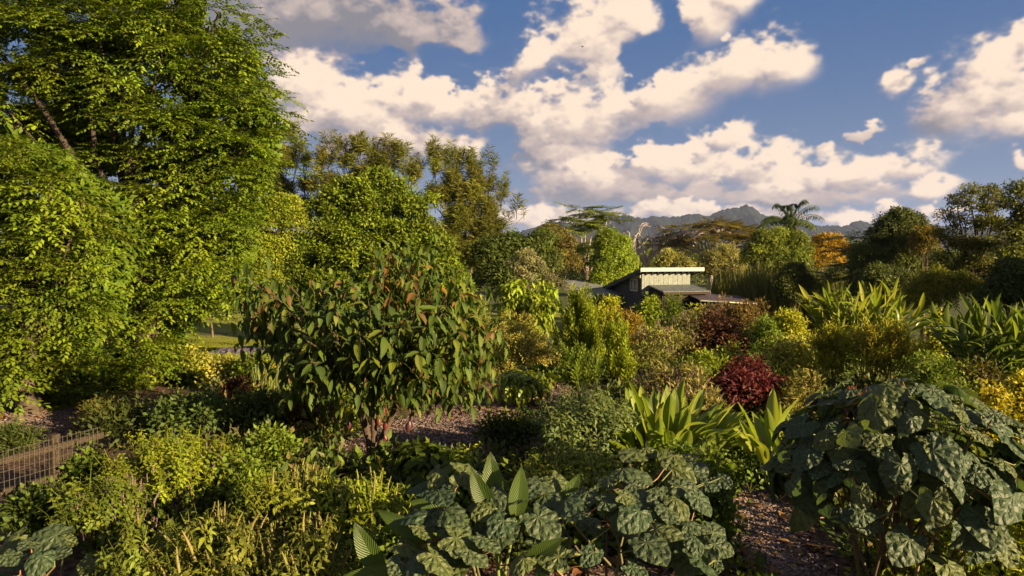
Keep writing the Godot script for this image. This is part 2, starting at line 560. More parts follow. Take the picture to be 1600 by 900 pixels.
# a tree from lobes given as [px, py, radius in px, depth offset]
func tree(called: String, category: String, label: String, kind: String, d: float, foot_px: float, lobes_px: Array, ta: Color, tb: Color, o := {}) -> Node3D:
	var b := G(foot_px, d)
	var t := thing(called, label, category, b, o.get("group", ""))
	var ls := []
	var S := 0.0
	var flat: float = o.get("flat", 0.85)
	for q in lobes_px:
		var dd: float = q[3] if q.size() > 3 else 0.0
		var c := P(q[0], q[1], d + dd)
		var r: float = q[2] * (d + dd) / F
		r = maxf(r * 0.45, r * 1.1 - 0.4 * float(K[kind].rad) * float(o.get("scale", 1.0))) * float(o.get("gap", 1.0))
		if o.has("plates"): r *= 0.86
		ls.append([c, Vector3(r, r * flat, r * o.get("deep", 1.0))])
		S += r * r * 5.0 + 0.4
	var kd: Dictionary = K[kind]
	var sc: float = o.get("scale", 1.0)
	var n := clampi(int(o.get("lai", 2.2) * 3.4 * S / (kd.area * sc * sc)), 80, o.get("most", 16000))
	foliage(t, "foliage", kind, plates(ls, o.plates, o.get("plate_size", 0.5), o.get("plate_flat", 0.35)) if o.has("plates") else ls, n, ta, tb, o)
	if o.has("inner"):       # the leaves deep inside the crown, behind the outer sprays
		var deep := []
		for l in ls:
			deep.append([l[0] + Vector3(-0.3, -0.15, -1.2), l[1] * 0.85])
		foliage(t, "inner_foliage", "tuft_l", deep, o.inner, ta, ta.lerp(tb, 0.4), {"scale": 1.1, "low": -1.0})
	var bark: Color = o.get("bark", col(0.13, 0.1, 0.075))
	var tr: float = o.get("trunk", 0.2)
	var cen := Vector3.ZERO
	for l in ls: cen += l[0]
	cen /= ls.size()
	var fork := b.lerp(cen, o.get("fork", 0.55))
	var m := MB.new()
	var mid := b.lerp(fork, 0.5) + Vector3(rr(-0.4, 0.4), 0, rr(-0.3, 0.3)) * tr * 2.0
	m.tube([Vector3(0, -0.3, 0), Vector3(0, 0.25, 0), mid - b, fork - b], [tr * 1.4, tr * 1.0, tr * 0.8, tr * 0.5], 8, bark)
	part("trunk", m.mesh(), mat["bark"], t)
	var limbs: int = mini(o.get("limbs", 12), ls.size())
	for k in limbs:
		var l: Array = ls[(k * 7) % ls.size()] if ls.size() % 7 else ls[k]
		var e: Vector3 = l[0]
		var mm := MB.new()
		var m1 := fork.lerp(e, 0.45) + Vector3(0, e.distance_to(fork) * rr(-0.02, 0.1), 0) + unit() * tr
		var pts := [fork - b, m1 - b, e - b]
		mm.tube(pts, [tr * 0.36, tr * 0.22, tr * 0.07], 6, bark)
		for w in o.get("twigs", 3):
			var g: Vector3 = m1.lerp(e, rr(0.2, 1.0))
			mm.tube([g - b, g - b + (unit() + Vector3(0, 0.5, 0)) * l[1] * 0.9], [tr * 0.1, tr * 0.03], 4, bark)
		part("branch", mm.mesh(), mat["bark"], t)
	return t

# ================================================================ the scene
func _ready() -> void:
	rng.seed = 20240611
	noise.seed = 4; noise.frequency = 0.02; noise.fractal_octaves = 4
	set_up_view()
	make_materials()
	make_clumps()
	build_ground()
	build_mountains()
	build_house()
	build_far_trees()
	build_mid_trees()
	build_shrubs()
	build_large_leaved()
	build_cocoa()
	build_foreground()
	build_small_things()
	build_shade_trees()

func set_up_view() -> void:
	var cam := Camera3D.new()
	cam.name = "camera"
	cam.fov = rad_to_deg(2.0 * atan(450.0 / F))
	cam.near = 0.1
	cam.far = 9000.0
	add_child(cam)
	cam.position = Vector3(0, CAM_Y, 0)
	cam.rotation = Vector3(-PITCH, 0, 0)
	cam.current = true
	var sun := DirectionalLight3D.new()
	sun.name = "sun"
	add_child(sun)
	var el := deg_to_rad(16.0)
	var az := deg_to_rad(33.0)
	var to_sun := Vector3(cos(el) * cos(az), sin(el), cos(el) * sin(az))
	sun.look_at_from_position(to_sun * 50.0, Vector3.ZERO)
	sun.light_color = Color(1.0, 0.74, 0.43).linear_to_srgb()
	sun.light_energy = 1.6
	sun.light_angular_distance = 0.5
	sun.shadow_enabled = true
	var env := Environment.new()
	env.background_mode = Environment.BG_SKY
	env.tonemap_mode = Environment.TONE_MAPPER_LINEAR
	env.tonemap_exposure = EXPO
	env.background_energy_multiplier = 1.0 / EXPO
	env.sdfgi_enabled = true; env.ssao_enabled = true; env.ssil_enabled = true
	var sky := Sky.new()
	var pm := PanoramaSkyMaterial.new()
	pm.panorama = sky_picture()
	sky.sky_material = pm
	env.sky = sky
	env.fog_enabled = true
	env.fog_density = 0.00006
	env.fog_light_color = Color(0.62, 0.68, 0.85)
	var we := WorldEnvironment.new()
	we.name = "environment"
	we.environment = env
	add_child(we)

# ---------------------------------------------------------------- sky: clear air and cumulus, computed
var cl := FastNoiseLite.new()
var cl2 := FastNoiseLite.new()
var cl3 := FastNoiseLite.new()
# cloud masses: x, y, half width, half height, tilt, brightness (in the photograph's pixels round the view axis)
var CL := [
	[430, 20, 300, 85, 0, -0.05], [610, 30, 150, 64, 12, 0.14], [300, -40, 260, 80, 0, 0.0], [735, 55, 60, 60, 40, 0.2],
	[470, 125, 75, 62, 0, 1.0], [560, 165, 120, 62, 0, 0.9], [690, 150, 95, 52, 0, 0.9], [620, 220, 160, 40, 0, 0.5], [735, 222, 50, 26, 0, 0.8], [455, 205, 90, 50, 0, 0.45],
	[925, 60, 120, 72, -30, 1.0], [840, 95, 90, 70, 0, 0.95], [990, 15, 52, 55, 0, 1.0], [880, 185, 140, 60, 0, 0.75], [790, 170, 70, 60, 0, 0.6], [880, 235, 110, 34, 0, 0.4],
	[1050, 150, 120, 46, -20, 0.85], [1150, 102, 85, 42, -12, 1.0], [1215, 92, 55, 46, 0, 1.0],
	[1105, 28, 62, 38, -28, 0.95], [1150, -5, 45, 30, 0, 1.0],
	[925, 268, 115, 42, 0, 0.8], [1050, 252, 115, 42, 5, 0.95], [1180, 262, 120, 40, 5, 0.92], [1130, 212, 52, 22, -15, 0.85], [1300, 272, 115, 32, 0, 0.9], [1405, 262, 85, 24, -8, 0.85], [1470, 288, 42, 26, -20, 0.9],
	[990, 300, 210, 26, 0, 0.42], [1240, 302, 190, 20, 0, 0.6],
	[1580, 130, 95, 78, -30, 1.0], [1500, 165, 75, 48, -20, 0.45], [1592, 192, 70, 30, 0, 0.85], [1605, 60, 28, 32, 0, 0.8],
	[1398, 124, 34, 22, -35, 0.9], [1442, 98, 16, 8, -30, 0.5], [1598, 248, 26, 11, 0, 0.8], [1345, 214, 26, 8, -10, 0.3], [1288, 232, 20, 10, 0, 0.5],
	[850, 345, 95, 16, 0, 0.65], [1000, 332, 190, 16, 0, 0.8], [1200, 334, 150, 15, 0, 0.75], [1320, 345, 60, 16, 0, 0.95], [1450, 332, 70, 9, 0, 0.6],
]
var HOLES := [[872, 112, 52, 15, -20], [705, 100, 44, 24, 20], [790, 215, 26, 34, 20], [1010, 222, 46, 13, -10], [585, 92, 34, 12, 0], [1000, 95, 20, 40, 0], [780, 55, 40, 60, 10], [1040, 60, 18, 60, 10], [470, 235, 40, 20, 0]]

var cloud_bins := {}
func near_clouds(x: float, y: float) -> Array:
	var key := Vector2i(int(floorf(x / 60.0)), int(floorf(y / 60.0)))
	if cloud_bins.has(key): return cloud_bins[key]
	var found := []
	for b in CL:
		var reach := maxf(b[2], b[3]) * 1.9 + 45.0
		var c := Vector2(key.x * 60.0 + 30.0, key.y * 60.0 + 30.0)
		if absf(c.x - b[0]) < reach and absf(c.y - b[1]) < reach: found.append(b)
	cloud_bins[key] = found
	return found

func cloud_at(px: float, py: float, dir: Vector3, wf: float) -> Vector2:      # density, brightness
	var q := Vector3(dir.x, dir.y * 1.7, dir.z)
	var n := cl.get_noise_3dv(q * 100.0)
	var fine := cl2.get_noise_3dv(q * 100.0)
	var tiny := cl3.get_noise_3dv(q * 100.0)
	var D := -1.0
	var br := 0.0
	var ws := 0.0001
	if wf > 0.0:
		var wx := px + n * 40.0 + tiny * 9.0
		var wy := py + fine * 30.0 + tiny * 6.0
		for b in near_clouds(wx, wy):
			var dx: float = wx - b[0]
			var dy: float = wy - b[1]
			var a: float = deg_to_rad(b[4])
			var ex: float = (dx * cos(a) + dy * sin(a)) / b[2]
			var ey: float = (-dx * sin(a) + dy * cos(a)) / b[3]
			var e := 1.17 - sqrt(ex * ex + ey * ey)
			var w := exp(e * 5.0)
			br += w * (b[5] - 0.30 * clampf(ey, -1.0, 1.0) + 0.12 * clampf(ex, -1.0, 1.0)); ws += w
			D = maxf(D, e)
		for b in HOLES:
			var dx: float = wx - b[0]
			var dy: float = wy - b[1]
			var a: float = deg_to_rad(b[4])
			var ex: float = (dx * cos(a) + dy * sin(a)) / b[2]
			var ey: float = (-dx * sin(a) + dy * cos(a)) / b[3]
			var e := 1.0 - sqrt(ex * ex + ey * ey)
			if e > -0.6: D -= 0.75 * smoothstep(-0.6, 0.5, e)
		br /= ws
	var gen := n * 1.3 + 0.02
	var low := clampf(dir.y * 4.0, 0.0, 1.0)
	gen -= (1.0 - low) * 0.1
	D = lerpf(gen, D, wf)
	br = lerpf(0.62 + n * 0.5, br, wf)
	return Vector2(D + fine * 0.5 + n * 0.3 + tiny * 0.2, br + fine * 0.42 + n * 0.2 + tiny * 0.18)

func sky_color(dir: Vector3) -> Color:
	var y := maxf(dir.y, 0.0)
	var air := Color(0.29, 0.365, 0.485).lerp(Color(0.066, 0.155, 0.35), 1.0 - pow(1.0 - clampf(y / 0.36, 0.0, 1.0), 1.6))
	air = air.lerp(Color(0.04, 0.115, 0.33), clampf((y - 0.36) * 1.6, 0, 1))
	var wf := 0.0
	var px := 0.0
	var py := 0.0
	if dir.z < -0.4:
		var yy := dir.y * cos(PITCH) - dir.z * -sin(PITCH)
		var zz := -dir.z * cos(PITCH) - dir.y * sin(PITCH)
		yy = dir.y * cos(PITCH) + (-dir.z) * sin(PITCH)
		px = 800.0 + F * dir.x / zz
		py = 450.0 - F * yy / zz
		wf = (1.0 - smoothstep(900.0, 1150.0, absf(px - 800.0))) * smoothstep(-260.0, -60.0, py)
	var a := cloud_at(px, py, dir, wf)
	if a.x < -0.32: return air
	# relief: how the cloud thickens away from the low sun on the right
	var d2 := (dir + Vector3(0.028, 0.026, 0.02)).normalized()
	var px2 := px + 28.0
	var b := cloud_at(px2, py - 28.0, d2, wf)
	var edge := clampf((a.x - b.x) * 1.6 + 0.35, 0.0, 1.0)      # lit brows are crisp, bases fray
	var al := smoothstep(lerpf(-0.32, -0.22, edge), lerpf(0.7, 0.44, edge), a.x)
	var lit := clampf(a.y * 0.88 + clampf((a.x - b.x) * 0.62, -0.36, 0.36), 0.0, 1.15)
	var grey := Color(0.265, 0.255, 0.29)
	var mid := Color(0.62, 0.5, 0.455)
	var white := Color(1.02, 0.82, 0.64)
	var cc := grey.lerp(mid, clampf(lit * 1.9, 0, 1)).lerp(white, smoothstep(0.5, 1.05, lit))
	var thin := 1.0 - (1.0 - al) * 0.9
	return air.lerp(cc, al * thin)

func sky_picture() -> ImageTexture:
	cl.seed = 11; cl.frequency = 0.062; cl.fractal_octaves = 3
	cl3.seed = 41; cl3.frequency = 0.5; cl3.fractal_octaves = 4; cl3.fractal_gain = 0.6
	cl2.seed = 23; cl2.frequency = 0.15; cl2.fractal_octaves = 5; cl2.fractal_gain = 0.55
	var w := 4096
	var h := 2048
	var cw := 512
	var coarse := Image.create(cw, 256, false, Image.FORMAT_RGBF)
	for y in 256:
		for x in cw:
			var el := (0.5 - (y + 0.5) / 256.0) * PI
			var az := ((x + 0.5) / cw - 0.5) * TAU
			if el < 0.0:
				coarse.set_pixel(x, y, Color(0.05, 0.055, 0.04))
			else:
				coarse.set_pixel(x, y, sky_color(Vector3(sin(az) * cos(el), sin(el), -cos(az) * cos(el))))
	var big := coarse
	big.resize(w, h, Image.INTERPOLATE_BILINEAR)
	var x0 := int(w * (0.5 - 44.0 / 360.0))
	var x1 := int(w * (0.5 + 44.0 / 360.0))
	var y0 := int(h * (0.5 - 27.0 / 180.0))
	for y in range(y0, h / 2 + 1):
		var el := maxf((0.5 - (y + 0.5) / h) * PI, 0.0)
		var ce := cos(el)
		var se := sin(el)
		for x in range(x0, x1):
			var az := ((x + 0.5) / w - 0.5) * TAU
			big.set_pixel(x, y, sky_color(Vector3(sin(az) * ce, se, -cos(az) * ce)))
	var turned := Image.create(w, h, false, Image.FORMAT_RGBF)      # Godot's panoramas begin straight ahead
	turned.blit_rect(big, Rect2i(w / 2, 0, w / 2, h), Vector2i(0, 0))
	turned.blit_rect(big, Rect2i(0, 0, w / 2, h), Vector2i(w / 2, 0))
	return ImageTexture.create_from_image(turned)

# ---------------------------------------------------------------- materials of the place
func make_materials() -> void:
	make_mat("leaf", Color.WHITE, 0.6, 0.33, 0.8)
	make_mat("gloss", Color.WHITE, 0.38, 0.5, 0.7)
	var bark := make_mat("bark", Color.WHITE, 0.9, 0.2)
	bark.uv1_triplanar = true; bark.uv1_scale = Vector3.ONE * 2.0
	bark.albedo_texture = noise_tex(0.02, col(0.55, 0.55, 0.55), col(1, 1, 1), 256, 4, 12)
	bark.normal_enabled = true; bark.normal_texture = bump_tex(0.03, 256, 4, 13)
	textured("mulch", noise_tex(0.03, col(0.035, 0.021, 0.014), col(0.11, 0.07, 0.05), 512, 5, 2), 0.6, 0.95, bump_tex(0.06, 512, 5, 7))
	textured("lawn", noise_tex(0.04, col(0.11, 0.13, 0.014), col(0.2, 0.21, 0.024), 512, 5, 8), 0.35, 0.95, bump_tex(0.12, 512, 4, 9))
	textured("meadow", noise_tex(0.03, col(0.03, 0.04, 0.012), col(0.075, 0.085, 0.02), 512, 5, 28), 0.1, 0.95, bump_tex(0.1, 512, 4, 9))
	textured("siding", noise_tex(0.02, col(0.13, 0.155, 0.14), col(0.2, 0.215, 0.18), 256, 4, 14), 0.8, 0.7)
	textured("dark_siding", noise_tex(0.02, col(0.035, 0.042, 0.04), col(0.06, 0.065, 0.06), 256, 4, 15), 0.8, 0.7)
	textured("roof_metal", noise_tex(0.015, col(0.1, 0.12, 0.12), col(0.17, 0.18, 0.17), 256, 4, 16), 0.5, 0.45)
	textured("dark_roof", noise_tex(0.015, col(0.03, 0.024, 0.03), col(0.06, 0.05, 0.055), 256, 4, 17), 0.5, 0.6)
	textured("white_paint", noise_tex(0.03, col(0.34, 0.31, 0.24), col(0.48, 0.44, 0.35), 128, 3, 18), 1.0, 0.6)
	textured("wood", noise_tex(0.05, col(0.02, 0.015, 0.01), col(0.06, 0.044, 0.026), 256, 4, 19), 2.5, 0.8, bump_tex(0.05, 256, 4, 20))
	textured("dark_wall", noise_tex(0.02, col(0.018, 0.011, 0.01), col(0.03, 0.02, 0.018), 256, 4, 21), 0.8, 0.8)
	textured("tarp", noise_tex(0.02, col(0.05, 0.045, 0.055), col(0.12, 0.1, 0.11), 256, 4, 22), 0.9, 0.75, bump_tex(0.03, 256, 4, 23))
	var wire := make_mat("wire", col(0.13, 0.12, 0.1), 0.55, 0.35)
	wire.metallic = 0.6
	var gl := make_mat("glass", col(0.05, 0.06, 0.06), 0.08, 0.6)
	gl.metallic = 0.0
	make_mat("plain", Color.WHITE, 0.6, 0.4)
	var maps := puckered_maps()
	var tones := [Color(0.85, 0.9, 0.9), Color(0.75, 0.85, 0.85), Color(1.25, 1.2, 0.8), Color(1.0, 1.0, 0.85)]
	for k in 4:
		var m := make_mat("puckered_%d" % k, tones[k], 0.55, 0.5, 0.9)
		m.albedo_color = Color(minf(tones[k].r, 1.0), minf(tones[k].g, 1.0), tones[k].b)
		m.albedo_texture = maps[1]
		m.heightmap_enabled = true; m.heightmap_texture = maps[0]; m.heightmap_scale = 1.7
	var pl := pleat_map()
	var blades := [col(0.17, 0.23, 0.022), col(0.21, 0.27, 0.025), col(0.12, 0.17, 0.022), col(0.26, 0.29, 0.03), col(0.07, 0.115, 0.02)]
	for k in 5:
		var m := make_mat("blade_%d" % k, blades[k], 0.45, 0.5, 0.9)
		m.heightmap_enabled = true; m.heightmap_texture = pl; m.heightmap_scale = 0.5
	var coc := [col(0.062, 0.1, 0.014), col(0.085, 0.13, 0.016), col(0.04, 0.07, 0.016), col(0.15, 0.18, 0.02), col(0.24, 0.12, 0.02), col(0.16, 0.085, 0.02)]
	for k in coc.size():
		var m := make_mat("cocoa_%d" % k, coc[k], 0.5, 0.3, 0.7)
		m.heightmap_enabled = true; m.heightmap_texture = pl; m.heightmap_scale = 0.35
	var gin := [col(0.12, 0.17, 0.018), col(0.17, 0.21, 0.022), col(0.23, 0.24, 0.03), col(0.075, 0.11, 0.016)]
	for k in gin.size():
		make_mat("ginger_%d" % k, gin[k], 0.6, 0.25, 0.9)

# ---------------------------------------------------------------- ground, lawn, path, mountains
func build_ground() -> void:
	var m := MB.new()
	var rings := []
	var r := 0.3
	while r < 7500.0:
		rings.append(r); r *= 1.075
	var A := 144
	for k in rings.size():
		for a in A + 1:
			var w := TAU * a / A
			var x: float = rings[k] * sin(w)
			var z: float = -rings[k] * cos(w)
			m.vert(Vector3(x, gy(x, z) if rings[k] < 60.0 else gy(0, minf(z, 0)), z), Vector3.UP, Color.WHITE)
	var far := MB.new()
	far.v = m.v.duplicate(); far.n = m.n.duplicate(); far.c = m.c.duplicate(); far.t = m.t.duplicate()
	for k in rings.size() - 1:
		for a in A:
			var q := k * (A + 1) + a
			(m if rings[k] < 21.0 else far).quad(q, q + 1, q + A + 2, q + A + 1)
	struct("ground", m.mesh(), mat.mulch)
	struct("meadow", far.mesh(), mat.meadow)
	sheet("lawn", [[200, 66], [196, 22.5], [640, 22.5], [1000, 60]], 0.03, mat.lawn)
	# wood chips on the paths
	chips("wood_chips", [Vector3(2.45, 0, -5.8), Vector3(2.75, 0, -7.2), Vector3(2.9, 0, -9.0)], 0.4, 8000)
	chips("wood_chips", [Vector3(-2.4, 0, -11.2), Vector3(-0.9, 0, -11.6), Vector3(0.3, 0, -13.2), Vector3(0.9, 0, -15.5)], 1.25, 9000)
	chips("wood_chips", [Vector3(-10.5, 0, -13.5), Vector3(-7.5, 0, -12.0)], 1.8, 7000)
	chips("wood_chips", [Vector3(-0.6, 0, -5.6), Vector3(1.4, 0, -5.4)], 0.7, 3000)
	# fallen leaves
	var lf := MB.new()
	lf.leaf(Vector3.ZERO, Vector3(0, 0.15, 1).normalized(), Vector3.UP, 1.0, 0.42, 0.3, 0.5, Color.WHITE, 3)
	var xs := []
	var cs := PackedColorArray()
	for spot in [[Vector3(0.1, 0, -13.4), 1.5, 160], [Vector3(-2.0, 0, -9.8), 1.1, 90], [Vector3(0.6, 0, -5.6), 1.6, 150], [Vector3(-9, 0, -13.5), 2.0, 90], [Vector3(1.2, 0, -16), 1.5, 90], [Vector3(2.6, 0, -6.6), 0.8, 60], [Vector3(2.9, 0, -8.0), 0.8, 40]]:
		for k in spot[2]:
			var p: Vector3 = spot[0] + Vector3(rng.randfn(0, 0.5), 0, rng.randfn(0, 0.5)) * spot[1]
			p.y = gy(p.x, p.z) + 0.03
			xs.append(Transform3D(Basis.from_euler(Vector3(rr(-0.4, 0.4), rr(0, TAU), rr(-0.5, 0.5))).scaled(Vector3.ONE * rr(0.1, 0.26)), p))
			cs.append(vary([col(0.3, 0.16, 0.06), col(0.22, 0.11, 0.05), col(0.34, 0.22, 0.08), col(0.16, 0.1, 0.05)][rng.randi() % 4], 0.2))
	copies("fallen_leaves", lf.mesh(), mat.leaf, xs, cs, self)
	# grass blades over the lawn
	xs = []; cs = PackedColorArray()
	for k in 14000:
		var d := rr(22.5, 44.0)
		var px := rr(230, 460)
		var p := G(px, d)
		p.y += 0.03
		xs.append(Transform3D(Basis.from_euler(Vector3(0, rr(0, TAU), 0)).scaled(Vector3.ONE * rr(0.6, 1.3)), p))
		cs.append(vary(col(0.18, 0.2, 0.02), 0.2))
	copies("grass", K.turf.mesh[0], mat.leaf, xs, cs, self)

func sheet(called: String, corners: Array, lift: float, m: Material) -> void:
	var b := MB.new()
	var N := 24
	for j in N + 1:
		for k in N + 1:
			var t := float(j) / N
			var d: float = lerpf(corners[1][1], corners[0][1], t)
			var px0: float = lerpf(corners[1][0], corners[0][0], t)
			var px1: float = lerpf(corners[2][0], corners[3][0], t)
			var p := G(lerpf(px0, px1, float(k) / N), d)
			b.vert(p + Vector3(0, lift, 0), Vector3.UP, Color.WHITE)
	for j in N:
		for k in N:
			var q := j * (N + 1) + k
			b.quad(q, q + 1, q + N + 2, q + N + 1)
	struct(called, b.mesh(), m)

func chips(called: String, line: Array, half: float, n: int) -> void:
	var m := MB.new()
	m.box(Transform3D(Basis.from_euler(Vector3(0, 0, 0.1))), Vector3(1, 0.16, 0.34), Color.WHITE)
	var xs := []
	var cs := PackedColorArray()
	for k in n:
		var t := rng.randf() * (line.size() - 1.001)
		var p: Vector3 = (line[int(t)] as Vector3).lerp(line[int(t) + 1], t - int(t))
		p += Vector3(rng.randfn(0, 0.5), 0, rng.randfn(0, 0.5)) * half
		p.y = gy(p.x, p.z) + rr(0.0, 0.025)
		xs.append(Transform3D(Basis.from_euler(Vector3(rr(-0.5, 0.5), rr(0, TAU), rr(-0.5, 0.5))).scaled(Vector3.ONE * rr(0.02, 0.065)), p))
		cs.append(vary(col(0.17, 0.125, 0.11).lerp(col(0.07, 0.05, 0.043), rng.randf()), 0.35))
	copies(called, m.mesh(), mat.plain, xs, cs, self)

func build_mountains() -> void:
	var ridge := [[500, 372], [640, 366], [760, 372], [810, 365], [835, 357], [861, 348], [880, 349], [920, 352], [950, 346], [976, 337], [1001, 344], [1018, 340], [1045, 341.5], [1082, 336], [1107, 339], [1135, 326.5], [1147, 328.5], [1167, 321.5], [1188, 336], [1218, 345], [1250, 351], [1280, 355], [1314, 355], [1328, 351], [1342, 346.5], [1358, 351.5], [1400, 357], [1451, 353], [1520, 358], [1600, 352], [1700, 362], [1900, 368]]
	var m := MB.new()
	var nz := FastNoiseLite.new()
	nz.seed = 31; nz.frequency = 0.004; nz.fractal_octaves = 4
	var nr := FastNoiseLite.new()
	nr.seed = 77; nr.frequency = 0.0075; nr.fractal_type = FastNoiseLite.FRACTAL_RIDGED; nr.fractal_octaves = 3
	var far := 3000.0
	var NX := 560
	var NZ := 46
	var hs := PackedFloat32Array()
	for j in NZ + 1:
		for k in NX + 1:
			var px := 480.0 + 1450.0 * k / NX
			var t := float(j) / NZ            # 0 at the foot, 1 at the crest, beyond it the back slope
			var d := far - 900.0 + 1150.0 * t
			var x := (px - 800.0) / F * far * (0.9 + 0.1 * d / far)
			var q := 0
			while q < ridge.size() - 2 and ridge[q + 1][0] < px: q += 1
			var py: float = lerpf(ridge[q][1], ridge[q + 1][1], clampf((px - ridge[q][0]) / (ridge[q + 1][0] - ridge[q][0]), 0, 1))
			var top := P(px, py, far).y + nz.get_noise_2d(x * 4.0, 3.0) * 8.0 + nz.get_noise_2d(x * 14.0, 9.0) * 8.0 + 6.0
			var s := t * 1150.0 / 900.0
			var h := 0.0
			if s <= 1.0:
				h = top * (0.16 * s + 0.84 * pow(s, 2.2))
				var spur := nr.get_noise_2d(x * 0.9 + nz.get_noise_2d(x, d) * 60.0, d * 0.22) * 0.5 + 0.5
				h += (spur - 0.62) * top * 0.75 * sin(PI * pow(s, 0.85))
			else:
				h = top - (s - 1.0) * 600.0
			hs.append(h)
			m.vert(Vector3(x, maxf(h, -4.0), -d), Vector3.UP, Color.WHITE)
	for j in NZ + 1:
		for k in NX + 1:
			var q := j * (NX + 1) + k
			var qx := q + (1 if k < NX else -1)
			var qz := q + (NX + 1 if j < NZ else -(NX + 1))
			var g := (m.v[qx] - m.v[q]).cross(m.v[qz] - m.v[q]).normalized()
			if g.y < 0: g = -g
			m.n[q] = g
			var rock := smoothstep(0.55, 0.35, g.y) * (0.5 + 0.5 * nz.get_noise_2d(m.v[q].x * 6.0, m.v[q].y * 6.0))
			m.c[q] = col(0.011, 0.016, 0.009).lerp(col(0.015, 0.014, 0.014), clampf(rock, 0, 1)) * (1.0 + 0.35 * nz.get_noise_2d(m.v[q].x * 3.0, m.v[q].z * 3.0))
	for j in NZ:
		for k in NX:
			var q := j * (NX + 1) + k
			m.quad(q, q + 1, q + NX + 2, q + NX + 1)
	var mm := make_mat("mountain", Color.WHITE, 0.95, 0.1)
	struct("mountains", m.mesh(), mm)

# ---------------------------------------------------------------- the house
func slab(parent: Node, called: String, m: Material, a: Vector3, b: Vector3, c: Vector3, th: float) -> MeshInstance3D:      # a roof plane from three corners: a to b along the eave, a to c up the slope
	var mb := MB.new()
	var u := b - a
	var w := c - a
	var nn := u.cross(w).normalized()
	if nn.y < 0: nn = -nn
	var bs := Basis(u.normalized(), nn, u.normalized().cross(nn))
	var l := u.length()
	var d := w.length()
	mb.box(Transform3D(Basis(u / l, nn, w / d), a + u * 0.5 + w * 0.5), Vector3(l, th, d))
	return part(called, mb.mesh(), m, parent)

func bar(parent: Node, called: String, m: Material, at: Vector3, size: Vector3, turn := Vector3.ZERO) -> MeshInstance3D:
	var mb := MB.new()
	mb.box(Transform3D.IDENTITY, size)
	return part(called, mb.mesh(), m, parent, Transform3D(Basis.from_euler(turn), at))

